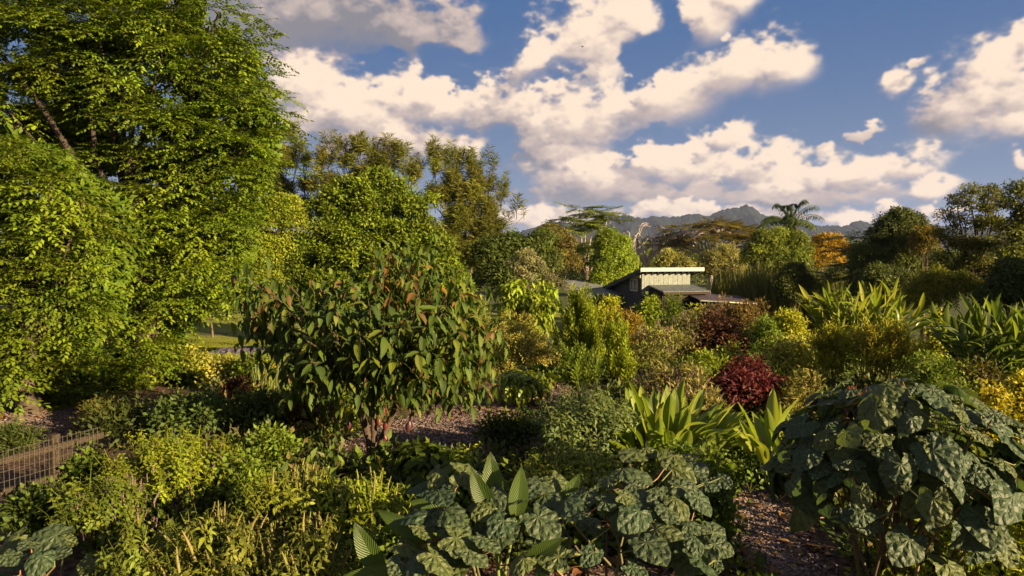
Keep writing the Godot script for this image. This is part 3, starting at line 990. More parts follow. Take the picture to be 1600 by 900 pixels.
func build_house() -> void:
	# local axes: x along the tall wall to the right, z towards the viewer; the near corner of the tall wall is the origin
	var o := G(1003, 45)
	var h := thing("farm_house", "low grey green house with a sloping shed roof and white fascia", "house", o)
	h.rotation.y = deg_to_rad(17.0)
	var top := P(1003, 427, 45).y - o.y          # under the eave of the tall wall
	var L := 3.55
	# tall wall of upright boards
	var n := 20
	for k in n:
		var w := L / n
		bar(h, "board", mat.siding, Vector3(w * (k + 0.5), top - 0.75, 0.012 * (k % 2)), Vector3(w * 0.94, 1.5, 0.03))
	bar(h, "wall", mat.dark_siding, Vector3(L * 0.5, top * 0.5, -0.09), Vector3(L, top, 0.12))
	bar(h, "corner_board", mat.siding, Vector3(L + 0.03, top * 0.5, -0.02), Vector3(0.07, top, 0.1))
	# gable wall that runs back to the left, under the falling roof
	var back := 8.2
	var drop := 2.0
	var mb := MB.new()
	var quad := [Vector3(0, 0, 0), Vector3(0, top + 0.05, 0), Vector3(0, top - drop, -back), Vector3(0, 0, -back)]
	for sx in [-0.004, 0.1]:
		var ids := []
		for q in quad: ids.append(mb.vert(q + Vector3(sx, 0, 0), Vector3(-1 if sx < 0 else 1, 0, 0), Color.WHITE))
		mb.quad(ids[0], ids[1], ids[2], ids[3])
	part("gable_wall", mb.mesh(), mat.dark_siding, h)
	for k in 26:      # boards of the gable wall
		var z := -0.16 - k * 0.31
		var hh := top - drop * (-z / back)
		bar(h, "board", mat.dark_siding, Vector3(-0.022 - 0.008 * (k % 2), hh * 0.5, z), Vector3(0.03, hh, 0.29))
	# shed roof with its white front fascia
	var th := 0.16
	var e := 0.5
	var a := Vector3(-0.35, top + 0.22, e)
	var slope := drop / back
	slab(h, "roof", mat.dark_roof, a, a + Vector3(L + 1.15, 0, 0), a + Vector3(0, -slope * (back + 1.2), -(back + 1.2)), th)
	bar(h, "fascia", mat.white_paint, a + Vector3((L + 1.15) * 0.5, 0.03, 0.03), Vector3(L + 1.2, 0.24, 0.05))
	for k in 9:
		bar(h, "rafter", mat.dark_wall, Vector3(0.1 + k * 0.45, top + 0.06, e * 0.5 - 0.03), Vector3(0.06, 0.13, e - 0.06))
	bar(h, "trim", mat.white_paint, Vector3(-0.07, top - 0.22, -0.75), Vector3(0.06, 0.2, 1.4))
	var rk := a + Vector3(-0.02, -slope * (back + 1.2) * 0.5 - 0.04, -(back + 1.2) * 0.5)
	bar(h, "barge_board", mat.dark_siding, rk, Vector3(0.06, 0.26, (back + 1.2) * 1.03), Vector3(-atan(slope), 0, 0))
	# window of two lights in the gable wall
	var wy := top - 0.8
	var win := bar(h, "window", mat.glass, Vector3(-0.06, wy, -0.95), Vector3(0.03, 0.72, 1.0))
	for z in [-0.5, 0.0, 0.5]:
		bar(win, "frame", mat.white_paint, Vector3(-0.03, 0, z), Vector3(0.05, 0.8, 0.1))
	for y in [-0.38, 0.38]:
		bar(win, "frame", mat.white_paint, Vector3(-0.028, y, 0), Vector3(0.05, 0.1, 0.9))
	# porch roof below the tall wall
	var pa := Vector3(0.45, top - 0.82, 0.04)
	slab(h, "porch_roof", mat.roof_metal, pa + Vector3(0.0, -0.34, 2.0), pa + Vector3(3.4, -0.34, 2.0), pa, 0.06)
	bar(h, "porch_fascia", mat.wood, pa + Vector3(1.7, -0.42, 2.03), Vector3(3.4, 0.16, 0.05))
	for k in 13:
		var mb2 := MB.new()
		mb2.box(Transform3D(Basis.from_euler(Vector3(atan(0.17), 0, 0)), pa + Vector3(0.1 + k * 0.265, -0.13, 1.0)), Vector3(0.03, 0.03, 1.98))
		part("roof_rib", mb2.mesh(), mat.roof_metal, h)
	bar(h, "porch_wall", mat.dark_wall, pa + Vector3(0.05, -1.7, 1.0), Vector3(0.08, 2.9, 1.7))
	bar(h, "porch_wall", mat.dark_wall, pa + Vector3(1.75, -1.75, 1.75), Vector3(3.2, 2.5, 0.08))
	# long low dark roof that steps down to the right
	var ra := Vector3(2.6, top - 1.28, 0.6)
	slab(h, "shed_roof", mat.dark_roof, ra + Vector3(-0.3, -0.32, 2.6), ra + Vector3(4.0, -0.62, 2.6), ra, 0.07)
	bar(h, "gutter", mat.roof_metal, ra + Vector3(0.75, -0.44, 2.64), Vector3(1.9, 0.06, 0.06), Vector3(0, 0, -0.07))
	bar(h, "gutter", mat.white_paint, ra + Vector3(2.9, -0.59, 2.64), Vector3(2.0, 0.06, 0.06), Vector3(0, 0, -0.07))
	bar(h, "shed_wall", mat.dark_wall, ra + Vector3(1.9, -1.75, 2.3), Vector3(4.0, 2.2, 0.08))
	for x in [0.0, 1.9, 3.8]:
		bar(h, "post", mat.wood, ra + Vector3(x, -1.5, 2.5), Vector3(0.1, 1.8, 0.1))
	# pale metal roof of the wing on the left
	var la := Vector3(-3.1, top - 0.75, -8.0)
	slab(h, "wing_roof", mat.roof_metal, la + Vector3(0, -0.85, 5.2), la + Vector3(3.0, -0.85, 5.2), la, 0.07)
	bar(h, "wing_fascia", mat.dark_siding, la + Vector3(1.5, -0.93, 5.23), Vector3(3.0, 0.18, 0.05))
	bar(h, "wing_wall", mat.dark_siding, la + Vector3(1.5, -2.0, 4.5), Vector3(2.9, 2.2, 0.1))
	for x in [0.1, 1.5]:
		bar(h, "post", mat.wood, la + Vector3(x, -2.05, 5.1), Vector3(0.12, 2.2, 0.12))

# ---------------------------------------------------------------- trees beyond the garden
func build_far_trees() -> void:
	var G0 := col(0.05, 0.075, 0.015)
	var G1 := col(0.09, 0.12, 0.02)
	var GY := col(0.14, 0.16, 0.02)
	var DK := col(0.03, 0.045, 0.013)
	# distant woods that read as one mass below the mountains
	var ls := []
	for k in 130:
		var d := rr(120, 260)
		var px := rr(420, 1750)
		var p := P(px, rr(378, 400), d)
		var r := rr(3.5, 6.5)
		ls.append([p - Vector3(0, r, 0), Vector3(r, r, r)])
	var w := Node3D.new()
	w.name = "distant_woods"; w.set_meta("kind", "stuff"); add_child(w)
	foliage(w, "foliage", "tuft_xxl", ls, 7000, DK, G1, {"floor": -30.0})
	# casuarinas: airy plumes
	var cas := col(0.065, 0.085, 0.022)
	var cas2 := col(0.115, 0.12, 0.035)
	tree("casuarina_tree", "tree", "wispy pale casuarina just behind the big leafy tree's right edge", "needle", 46, 425, [[430, 222, 16], [452, 218, 12], [478, 262, 12], [482, 300, 16], [470, 335, 20], [412, 250, 22], [445, 262, 22], [465, 240, 10], [420, 300, 28], [450, 310, 18], [470, 235, 8], [410, 350, 30], [400, 225, 16]], cas, cas2, {"lai": 5.0, "up": 0.75, "trunk": 0.12, "bark": col(0.3, 0.24, 0.18), "twigs": 5})
	tree("casuarina_tree", "tree", "rounded casuarina crown with bare pale limbs above the dense dome-shaped tree", "needle", 44, 580, [[515, 232, 12], [508, 258, 18], [500, 278, 14], [535, 236, 16], [560, 240, 18], [585, 248, 16], [610, 240, 16], [625, 250, 14], [545, 265, 20], [600, 270, 22], [575, 290, 26], [520, 300, 20], [635, 275, 16], [490, 300, 12]], cas, col(0.12, 0.12, 0.03), {"lai": 3.2, "up": 0.75, "trunk": 0.14, "bark": col(0.33, 0.27, 0.2), "twigs": 5})
	tree("casuarina_tree", "tree", "tall spiky casuarina with a drooping bough reaching right over the mountains", "needle", 40, 735, [[652, 262, 12], [648, 285, 16], [678, 248, 11], [676, 270, 15], [700, 256, 12], [715, 262, 14], [735, 262, 11], [708, 290, 22], [740, 285, 18], [690, 320, 24], [730, 320, 26], [760, 300, 16], [762, 340, 22], [780, 320, 10], [792, 292, 7], [790, 310, 8], [805, 335, 8], [820, 336, 5], [720, 360, 30], [760, 375, 26], [785, 365, 14], [700, 400, 34], [745, 415, 32], [770, 268, 6], [754, 255, 6]], cas, cas2, {"lai": 4.0, "up": 0.8, "trunk": 0.16, "bark": col(0.2, 0.16, 0.12), "twigs": 5, "limbs": 20})
	# yellow green rounded trees at the lawn's far edge
	tree("rounded_tree", "tree", "sunlit yellow green tree in rounded clumps behind the lawn, left of the dome-shaped tree", "tuft_m", 38, 420, [[445, 330, 28], [460, 350, 26], [420, 345, 30], [400, 390, 34], [430, 400, 34], [455, 390, 28], [380, 420, 34], [410, 440, 34], [370, 455, 26], [350, 470, 24], [440, 440, 30]], col(0.075, 0.11, 0.012), col(0.15, 0.165, 0.016), {"scale": 1.5, "lai": 2.2, "trunk": 0.18})
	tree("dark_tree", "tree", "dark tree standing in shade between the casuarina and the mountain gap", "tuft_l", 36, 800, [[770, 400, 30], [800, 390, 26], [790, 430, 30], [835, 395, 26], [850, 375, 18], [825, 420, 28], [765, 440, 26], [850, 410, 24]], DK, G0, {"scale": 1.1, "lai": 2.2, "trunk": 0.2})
	tree("brown_green_tree", "tree", "olive brown fine-leaved tree left of the layered umbrella tree", "tuft_l", 50, 862, [[862, 372, 22], [845, 388, 18], [880, 385, 20], [865, 405, 24], [885, 415, 22], [848, 415, 18]], col(0.07, 0.065, 0.02), col(0.1, 0.09, 0.025), {"scale": 1.1, "lai": 1.8, "trunk": 0.2})
	tree("silver_shrub", "shrub", "silvery white-leaved shrub in front of the dark trees left of the house", "tuft_m", 33, 818, [[822, 405, 16], [806, 418, 14], [838, 420, 14], [822, 430, 16], [880, 445, 10], [858, 438, 12]], col(0.09, 0.1, 0.075), col(0.15, 0.155, 0.12), {"scale": 1.0, "lai": 1.2, "trunk": 0.07})
	# layered umbrella tree with pale trunk
	tree("umbrella_tree", "tree", "layered green umbrella tree with a forked pale trunk left of the house", "plate", 55, 921, [[905, 327, 16], [930, 333, 18], [950, 338, 14], [890, 342, 14], [915, 350, 20], [940, 358, 16], [890, 362, 18], [870, 352, 8], [880, 385, 18], [905, 388, 20], [935, 385, 16], [955, 345, 8], [895, 410, 18], [930, 410, 16]], col(0.06, 0.09, 0.018), col(0.11, 0.14, 0.025), {"flat": 0.32, "scale": 1.25, "lai": 2.6, "trunk": 0.3, "fork": 0.5, "bark": col(0.42, 0.34, 0.26), "limbs": 14, "low": -0.1})
	tree("bright_green_tree", "tree", "bright green bushy tree directly right of the layered umbrella tree's trunk", "tuft_l", 52, 962, [[950, 378, 20], [968, 385, 18], [958, 402, 24], [975, 412, 20], [945, 415, 20], [965, 430, 22], [940, 440, 20], [978, 440, 14]], col(0.08, 0.13, 0.014), col(0.13, 0.17, 0.018), {"scale": 1.1, "lai": 2.4, "trunk": 0.2})
	bare_umbrella("bare_tree", "leafless grey umbrella tree with fanning pale limbs behind the house roof", 1010, 90, 1010, 348, 52, col(0.42, 0.36, 0.31), 0.12, col(0.1, 0.085, 0.05))
	bare_umbrella("umbrella_tree", "wide flat-topped brown green umbrella tree with pale limbs below the highest peak", 1110, 85, 1112, 347, 76, col(0.42, 0.35, 0.29), 1.0, col(0.085, 0.075, 0.02))
	tree("pale_shrub", "shrub", "pale olive leafy shrub peeking over the house roof", "tuft_m", 58, 1050, [[1045, 405, 14], [1060, 412, 14], [1035, 415, 12], [1075, 418, 10]], col(0.12, 0.13, 0.05), col(0.17, 0.17, 0.07), {"scale": 1.6, "lai": 2.0, "trunk": 0.08})
	tree("grey_shrub", "shrub", "greyish bushy tree between the house roof and the tall grass", "tuft_m", 60, 1130, [[1115, 408, 18], [1135, 402, 18], [1150, 415, 16], [1110, 425, 16], [1140, 428, 18], [1095, 415, 12]], col(0.11, 0.115, 0.055), col(0.17, 0.165, 0.09), {"scale": 1.6, "lai": 2.0, "trunk": 0.1})
	palm("palm_tree", "tall palm with drooping feathery fronds standing against the mountain ridge", 1238, 60, 1233, 348)
	tree("round_tree", "tree", "dense glossy round-leaved tree below the palm", "tuft_l", 50, 1212, [[1195, 378, 18], [1215, 372, 16], [1240, 380, 18], [1180, 392, 16], [1210, 395, 20], [1240, 402, 20], [1255, 395, 14], [1170, 405, 14], [1195, 412, 18], [1225, 418, 18], [1255, 415, 14]], col(0.06, 0.09, 0.015), col(0.12, 0.15, 0.025), {"scale": 1.1, "lai": 2.4, "trunk": 0.2})
	tree("orange_tree", "tree", "tree covered in orange blossom right of the palm", "tuft_m", 58, 1295, [[1285, 380, 14], [1303, 378, 13], [1312, 388, 12], [1275, 392, 14], [1297, 396, 16], [1282, 410, 14], [1305, 408, 12], [1270, 405, 10]], col(0.15, 0.11, 0.014), col(0.25, 0.16, 0.018), {"scale": 1.5, "lai": 2.4, "trunk": 0.14})
	# dark trees on the right
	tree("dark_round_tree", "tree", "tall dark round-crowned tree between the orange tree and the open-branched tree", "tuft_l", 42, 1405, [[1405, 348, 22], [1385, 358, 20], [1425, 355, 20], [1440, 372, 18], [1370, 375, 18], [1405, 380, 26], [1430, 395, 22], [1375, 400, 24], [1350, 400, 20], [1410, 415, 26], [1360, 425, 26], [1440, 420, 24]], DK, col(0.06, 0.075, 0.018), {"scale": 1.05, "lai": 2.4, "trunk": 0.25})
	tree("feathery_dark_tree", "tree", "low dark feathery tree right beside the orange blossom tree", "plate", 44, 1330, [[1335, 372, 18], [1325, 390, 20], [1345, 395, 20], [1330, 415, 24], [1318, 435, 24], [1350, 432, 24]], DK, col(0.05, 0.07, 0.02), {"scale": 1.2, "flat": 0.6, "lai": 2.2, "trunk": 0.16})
	tree("flowering_tree", "tree", "dark tree dotted with orange flowers behind the open-branched tree", "tuft_m", 40, 1445, [[1442, 372, 16], [1455, 365, 12], [1450, 385, 16], [1435, 392, 14]], col(0.05, 0.065, 0.014), col(0.13, 0.08, 0.014), {"scale": 1.3, "lai": 1.4, "trunk": 0.14})
	tree("open_branched_tree", "tree", "open-crowned tree showing dark limbs at the right end of the garden", "tuft_m", 30, 1535, [[1515, 302, 16], [1545, 304, 18], [1495, 320, 18], [1530, 325, 20], [1560, 322, 18], [1480, 340, 16], [1508, 350, 22], [1545, 355, 22], [1470, 372, 20], [1500, 385, 22], [1535, 388, 22], [1468, 405, 18], [1565, 380, 18], [1510, 415, 22], [1545, 420, 20], [1480, 430, 20]], col(0.05, 0.065, 0.014), col(0.1, 0.1, 0.02), {"flat": 0.6, "scale": 1.3, "lai": 0.8, "trunk": 0.2, "fork": 0.5, "bark": col(0.07, 0.055, 0.04), "limbs": 16})
	tree("open_branched_tree", "tree", "second open-crowned dark tree, cut by the right edge of the view", "tuft_m", 28, 1630, [[1590, 300, 20], [1620, 310, 26], [1580, 325, 20], [1610, 345, 28], [1575, 360, 18], [1600, 380, 26], [1640, 370, 30], [1580, 405, 24], [1620, 420, 30]], col(0.04, 0.055, 0.014), col(0.08, 0.09, 0.02), {"flat": 0.65, "scale": 1.3, "lai": 1.1, "trunk": 0.22, "bark": col(0.07, 0.055, 0.04)})
	tree("understory_tree", "tree", "yellow-lit leafy understory tree below the open-branched tree's left limbs", "tuft_m", 27, 1465, [[1460, 440, 22], [1440, 455, 22], [1485, 450, 20], [1465, 470, 24], [1505, 440, 18], [1430, 475, 20], [1520, 455, 16]], col(0.07, 0.09, 0.016), col(0.14, 0.14, 0.02), {"scale": 1.2, "lai": 1.6, "trunk": 0.1})
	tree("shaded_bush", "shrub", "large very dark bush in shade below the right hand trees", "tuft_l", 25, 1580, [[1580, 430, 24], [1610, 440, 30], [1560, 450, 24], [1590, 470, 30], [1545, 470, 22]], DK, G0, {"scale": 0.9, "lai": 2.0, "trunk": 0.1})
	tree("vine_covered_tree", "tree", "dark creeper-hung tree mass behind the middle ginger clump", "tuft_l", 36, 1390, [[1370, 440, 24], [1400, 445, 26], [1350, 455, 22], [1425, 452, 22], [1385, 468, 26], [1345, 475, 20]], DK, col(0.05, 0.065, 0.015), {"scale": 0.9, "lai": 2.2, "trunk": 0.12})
	# tall cane grass
	grass_clump("tall_grass", "clump of tall sunlit cane grass right behind the house", 1150, 52, 432, 30, 190, col(0.13, 0.15, 0.025), col(0.2, 0.2, 0.04))
	grass_clump("tall_grass", "tall olive cane grass left of the dark bush below the palm", 1195, 48, 420, 28, 150, col(0.12, 0.14, 0.03), col(0.2, 0.19, 0.05))
	grass_clump("tall_grass", "tall dark cane grass below the orange blossom tree", 1285, 48, 424, 30, 140, col(0.09, 0.11, 0.025), col(0.16, 0.16, 0.04))
	tree("dark_bush", "shrub", "dark rounded bush amid the cane grass below the palm", "tuft_m", 44, 1243, [[1240, 428, 18], [1228, 445, 18], [1255, 445, 18], [1240, 460, 20]], DK, col(0.05, 0.065, 0.018), {"scale": 1.2, "lai": 2.4, "trunk": 0.08})
	# hedge and trees that close the lawn
	tree("hedge_shrub", "shrub", "dark leafy hedge at the far end of the lawn", "tuft_l", 46, 330, [[250, 470, 24], [290, 474, 24], [330, 476, 22], [370, 478, 22], [405, 476, 22], [210, 470, 26], [440, 478, 22]], DK, G1, {"lai": 2.4, "trunk": 0.08, "flat": 0.9})
	tree("background_tree", "tree", "dark tree showing through the gaps behind the big leafy tree", "tuft_xl", 55, 300, [[240, 380, 40], [290, 400, 40], [340, 410, 36], [300, 340, 40], [200, 420, 40], [350, 350, 30], [120, 400, 46], [60, 420, 46]], DK, G0, {"lai": 2.0, "trunk": 0.3})

func grass_clump(called: String, label: String, px: float, d: float, top: float, hw: float, n: int, ta: Color, tb: Color) -> void:
	var b := G(px, d)
	var t := thing(called, label, "grass", b, "tall cane grass near the house")
	var H := P(px, top, d).y - b.y
	var xs := [[], []]
	var cs := [PackedColorArray(), PackedColorArray()]
	for k in n:
		var x := rr(-1, 1) * hw * d / F
		var z := rr(-1.5, 1.5)
		var p := Vector3(x, gy(b.x + x, b.z + z) - b.y, z)
		var v := k % 2
		var s := H / 1.75 * rr(0.75, 1.15)
		xs[v].append(Transform3D(Basis.from_euler(Vector3(rr(-0.15, 0.15), rr(0, TAU), rr(-0.15, 0.15))).scaled(Vector3(s * 0.8, s, s * 0.8)), p))
		cs[v].append(vary(ta.lerp(tb, rng.randf()), 0.25))
	for v in 2:
		copies("blades" if v == 0 else "blades_001", K.cane.mesh[v], mat.leaf, xs[v], cs[v], t)

# flat-topped tree of forking limbs; leafy scales the thin canopy
func bare_umbrella(called: String, label: String, foot: float, d: float, cx: float, top: float, hw: float, bark: Color, leafy: float, tint: Color) -> void:
	var b := G(foot, d)
	var t := thing(called, label, "tree", b)
	var peak := P(cx, top, d).y - b.y
	var W := hw * d / F
	var tips := []
	var tm := MB.new()
	var fork := Vector3(0, peak * 0.42, 0)
	tm.tube([Vector3(0, -0.3, 0), Vector3(0.1, peak * 0.2, 0), fork], [0.5, 0.36, 0.3], 8, bark)
	part("trunk", tm.mesh(), mat.bark, t)
	for k in 9:
		var m := MB.new()
		var a := TAU * k / 9.0 + rr(-0.2, 0.2)
		var q := [[fork, Vector3(cos(a) * rr(0.5, 1.0), rr(0.7, 1.2), sin(a) * 0.7).normalized(), peak * 0.25, 0.26, 0]]
		while q.size():
			var s: Array = q.pop_back()
			var p: Vector3 = s[0]
			var dir: Vector3 = s[1]
			var e: Vector3 = p + dir * float(s[2])
			var lim: float = peak * (1.0 - 0.28 * pow(Vector2(e.x, e.z).length() / W, 2.0))
			e.y = minf(e.y, lim)
			m.tube([p, p.lerp(e, 0.5) + unit() * 0.1, e], [s[3], float(s[3]) * 0.85, float(s[3]) * 0.65], 5, bark)
			if int(s[4]) >= 5:
				tips.append(e)
				continue
			for c in 2 + int(rng.randf() < 0.3):
				var spread := Vector3(dir.x, 0, dir.z).normalized() * 0.25
				q.append([e, (dir * 0.8 + unit() * 0.6 + spread + Vector3(0, 0.12, 0)).normalized(), float(s[2]) * rr(0.6, 0.8), float(s[3]) * 0.62, int(s[4]) + 1])
		part("branch", m.mesh(), mat.bark, t)
	var ls := []
	for p in tips:
		if rng.randf() < 0.5: continue
		ls.append([p + b, Vector3(0.7, 0.25, 0.7)])
	if ls.size() > 60: ls.resize(60)
	var ls2 := []
	for k in int(14 + 30 * leafy):
		var a := rr(0, TAU)
		var r := sqrt(rng.randf()) * W
		ls2.append([b + Vector3(cos(a) * r, peak * (1.0 - 0.26 * pow(r / W, 2.0)) - rr(0, 0.05) * peak, sin(a) * r * 0.8), Vector3(1.5, 0.3, 1.4)])
	foliage(t, "foliage", "plate", ls2 if leafy > 0.5 else ls, int(140 + 520 * leafy), tint, tint * 1.35, {"scale": 1.2 if leafy > 0.5 else 0.8, "low": -0.1})

func palm(called: String, label: String, px: float, d: float, hx: float, hy: float) -> void:
	var b := G(px, d)
	var t := thing(called, label, "palm", b)
	var head := P(hx, hy, d) - b
	var m := MB.new()
	m.tube([Vector3(0, -0.2, 0), Vector3(0.1, head.y * 0.4, 0), head - Vector3(0, 0.8, 0)], [0.28, 0.2, 0.17], 10, col(0.25, 0.21, 0.17))
	part("trunk", m.mesh(), mat.bark, t)
	m = MB.new()
	m.tube([head - Vector3(0, 1.0, 0), head - Vector3(0, 0.4, 0), head + Vector3(0, 0.25, 0)], [0.18, 0.22, 0.1], 10, col(0.3, 0.28, 0.1))
	part("crown_shaft", m.mesh(), mat.plain, t)
	var dirs := [[-0.75, 1.5, 0.1, 3.4], [0.75, 1.7, 0.1, 3.8], [-0.1, 1.6, -0.3, 3.0], [1.0, 0.55, 0.2, 4.1], [1.0, 0.25, -0.4, 3.9], [-1.0, 0.2, 0.2, 3.9], [-0.9, 0.75, -0.6, 3.2], [0.5, 0.2, 0.9, 3.3], [-0.45, 0.0, 0.9, 3.0], [0.55, -0.5, 0.5, 2.4], [-0.5, -0.6, 0.3, 2.3], [0.1, -0.7, 0.7, 2.2], [0.35, 0.9, -0.9, 3.3], [-0.4, 1.9, 0.4, 3.0], [0.35, 2.0, -0.2, 3.2], [0.95, 1.1, 0.3, 3.7], [-1.0, 0.55, 0.1, 3.6], [-0.2, 0.5, 1.0, 3.3]]
	for q in dirs:
		var dir := Vector3(q[0], q[1], q[2]).normalized()
		var L: float = q[3] * (1.15 if q[1] > 1.0 else 0.92)
		var f := MB.new()
		var pts := []
		var rads := []
		for k in 11:
			var s := k / 10.0
			pts.append(dir * L * s * (1.0 - 0.15 * s) - Vector3(0, 1, 0) * (1.35 * s * s * s * (0.6 + 0.6 * maxf(dir.y, 0.0)))); rads.append(0.045 * (1.1 - s))
		var low: bool = dir.y < -0.2
		var tint := col(0.16, 0.14, 0.03) if low else col(0.065, 0.095, 0.025)
		f.tube(pts, rads, 5, tint * 1.5)
		for k in 84:
			var s := 0.1 + 0.9 * k / 83.0
			var i0 := int(minf(s * 10.0, 9.0))
			var p: Vector3 = (pts[i0] as Vector3).lerp(pts[i0 + 1], s * 10.0 - i0)
			var ax: Vector3 = ((pts[i0 + 1] as Vector3) - pts[i0]).normalized()
			var side := ax.cross(Vector3.UP).normalized() * (-1.0 if k % 2 == 0 else 1.0)
			var ld := (side * 0.7 + ax * 0.5 + Vector3(0, -0.45, 0) + unit() * 0.15).normalized()
			f.leaf(p, ld, (ax + Vector3.UP * 0.5).normalized(), 0.95 * (1.0 - 0.6 * absf(s - 0.45)), 0.085, 0.0, 0.55, vary(tint, 0.2))
		part("frond", f.mesh(), mat.leaf, t, Transform3D(Basis.IDENTITY, head))

# ---------------------------------------------------------------- nearer trees on the left
func build_mid_trees() -> void:
	tree("dome_tree", "tree", "dense dome-shaped bright green tree behind the cocoa tree", "tuft_m", 25, 590, [[590, 295, 30], [625, 300, 26], [555, 300, 28], [530, 320, 30], [650, 330, 30], [590, 335, 38], [520, 360, 34], [560, 365, 38], [620, 370, 38], [670, 375, 34], [495, 395, 34], [540, 405, 40], [590, 405, 40], [640, 415, 40], [690, 420, 34], [475, 430, 30], [520, 440, 40], [570, 445, 40], [625, 455, 40], [680, 465, 38], [720, 455, 28], [470, 470, 30], [510, 490, 36], [560, 500, 36], [640, 510, 36], [700, 515, 30], [500, 320, 20], [605, 275, 14]], col(0.045, 0.085, 0.01), col(0.115, 0.15, 0.014), {"scale": 1.25, "lai": 1.7, "trunk": 0.22, "most": 16000, "flat": 0.85, "inner": 1500, "plates": 7, "plate_size": 0.55, "plate_flat": 0.5})
	tree("big_leafy_tree", "tree", "towering leafy tree in horizontal sprays filling the upper left", "spray_tree", 16, 210, [
		[342, 18, 24], [325, 50, 36], [372, 78, 36], [345, 100, 40], [392, 128, 38], [405, 178, 36], [375, 170, 46], [398, 220, 36], [388, 262, 38], [360, 232, 46], [372, 305, 40], [345, 335, 42], [352, 375, 34], [325, 410, 42], [330, 450, 32], [290, 460, 40], [262, 495, 34],
		[300, 130, 50], [262, 80, 52], [228, 30, 46], [270, 10, 40], [300, 190, 50], [262, 240, 52], [300, 270, 46], [240, 180, 48], [285, 330, 50], [235, 310, 50], [270, 390, 48], [225, 380, 46], [230, 440, 44], [190, 490, 40], [180, 400, 40], [190, 300, 40],
		[180, 60, 50], [130, 90, 50], [150, 20, 50], [90, 40, 50], [40, 20, 52], [20, 90, 52], [70, 120, 48], [130, 150, 34], [10, 170, 44], [190, 130, 48], [210, 240, 40, 0.6], [120, 230, 60, 2.2], [60, 250, 60, 2.4], [160, 350, 56, 2.0], [110, 180, 56, 1.6], [90, 200, 60, 3.0], [150, 220, 56, 2.6], [40, 210, 50, 1.6],
		[200, -50, 60], [280, -40, 40], [110, -60, 60], [20, -60, 60], [-60, 0, 60], [-70, 110, 60], [240, 530, 34, 0.4], [-60, -90, 60], [60, -130, 60], [170, -130, 60], [205, 545, 36, -0.3], [160, 555, 34, -0.3], [240, 555, 26, 0.2]],
		col(0.05, 0.095, 0.01), col(0.11, 0.155, 0.014), {"lai": 2.6, "inner": 3000, "trunk": 0.3, "flat": 0.8, "plates": 6, "plate_size": 0.55, "plate_flat": 0.22, "most": 16000, "fork": 0.5, "limbs": 22, "bark": col(0.06, 0.048, 0.036)})
	tree("leafy_tree", "tree", "smaller leafy tree, its sunlit boughs sweeping to the ground at far left", "spray_tree", 13, 40, [
		[30, 240, 44], [80, 285, 40], [130, 315, 40], [50, 320, 48], [100, 350, 46], [20, 370, 50], [150, 370, 34], [70, 400, 50], [125, 420, 42], [20, 440, 52], [80, 465, 48], [130, 480, 36], [30, 510, 50], [80, 530, 42], [20, 565, 46], [60, 580, 34], [20, 610, 30], [-50, 300, 60], [-60, 420, 60], [-50, 540, 60], [-30, 220, 50]],
		col(0.045, 0.085, 0.009), col(0.1, 0.135, 0.014), {"lai": 2.3, "inner": 1500, "trunk": 0.2, "flat": 0.8, "plates": 6, "plate_size": 0.55, "plate_flat": 0.22, "most": 12000, "fork": 0.45, "limbs": 12, "bark": col(0.09, 0.07, 0.05)})

# trees outside the view on the right, which throw the long evening shade over the near beds
func build_shade_trees() -> void:
	var q := [["along the right boundary", 34.0, -14.0, 8.0, 4.0], ["farther along the right boundary", 42.0, -21.0, 8.0, 4.5]]
	for s in q:
		var b := Vector3(s[1], gy(s[1], s[2]), s[2])
		var t := thing("boundary_tree", "leafy green boundary tree standing " + s[0], "tree", b, "trees outside the view")
		var ls := dome(b + Vector3(0, s[3] * (0.62 if s[4] < 2.0 else 0.22), 0), s[4], s[3] * (0.48 if s[4] < 2.0 else 0.8), 12, 1.0)
		foliage(t, "foliage", "tuft_xl", ls, int((15 if s[4] < 2.0 else 44) * s[4] * s[3]), col(0.06, 0.09, 0.014), col(0.1, 0.14, 0.02), {"low": -0.8, "scale": 0.55 if s[4] < 2.0 else 0.9})
		var m := MB.new()
		m.tube([Vector3(0, -0.2, 0), Vector3(0.1, s[3] * 0.3, 0), Vector3(0, s[3] * 0.7, 0)], [0.22, 0.18, 0.08], 8, col(0.12, 0.09, 0.07))
		part("trunk", m.mesh(), mat.bark, t)

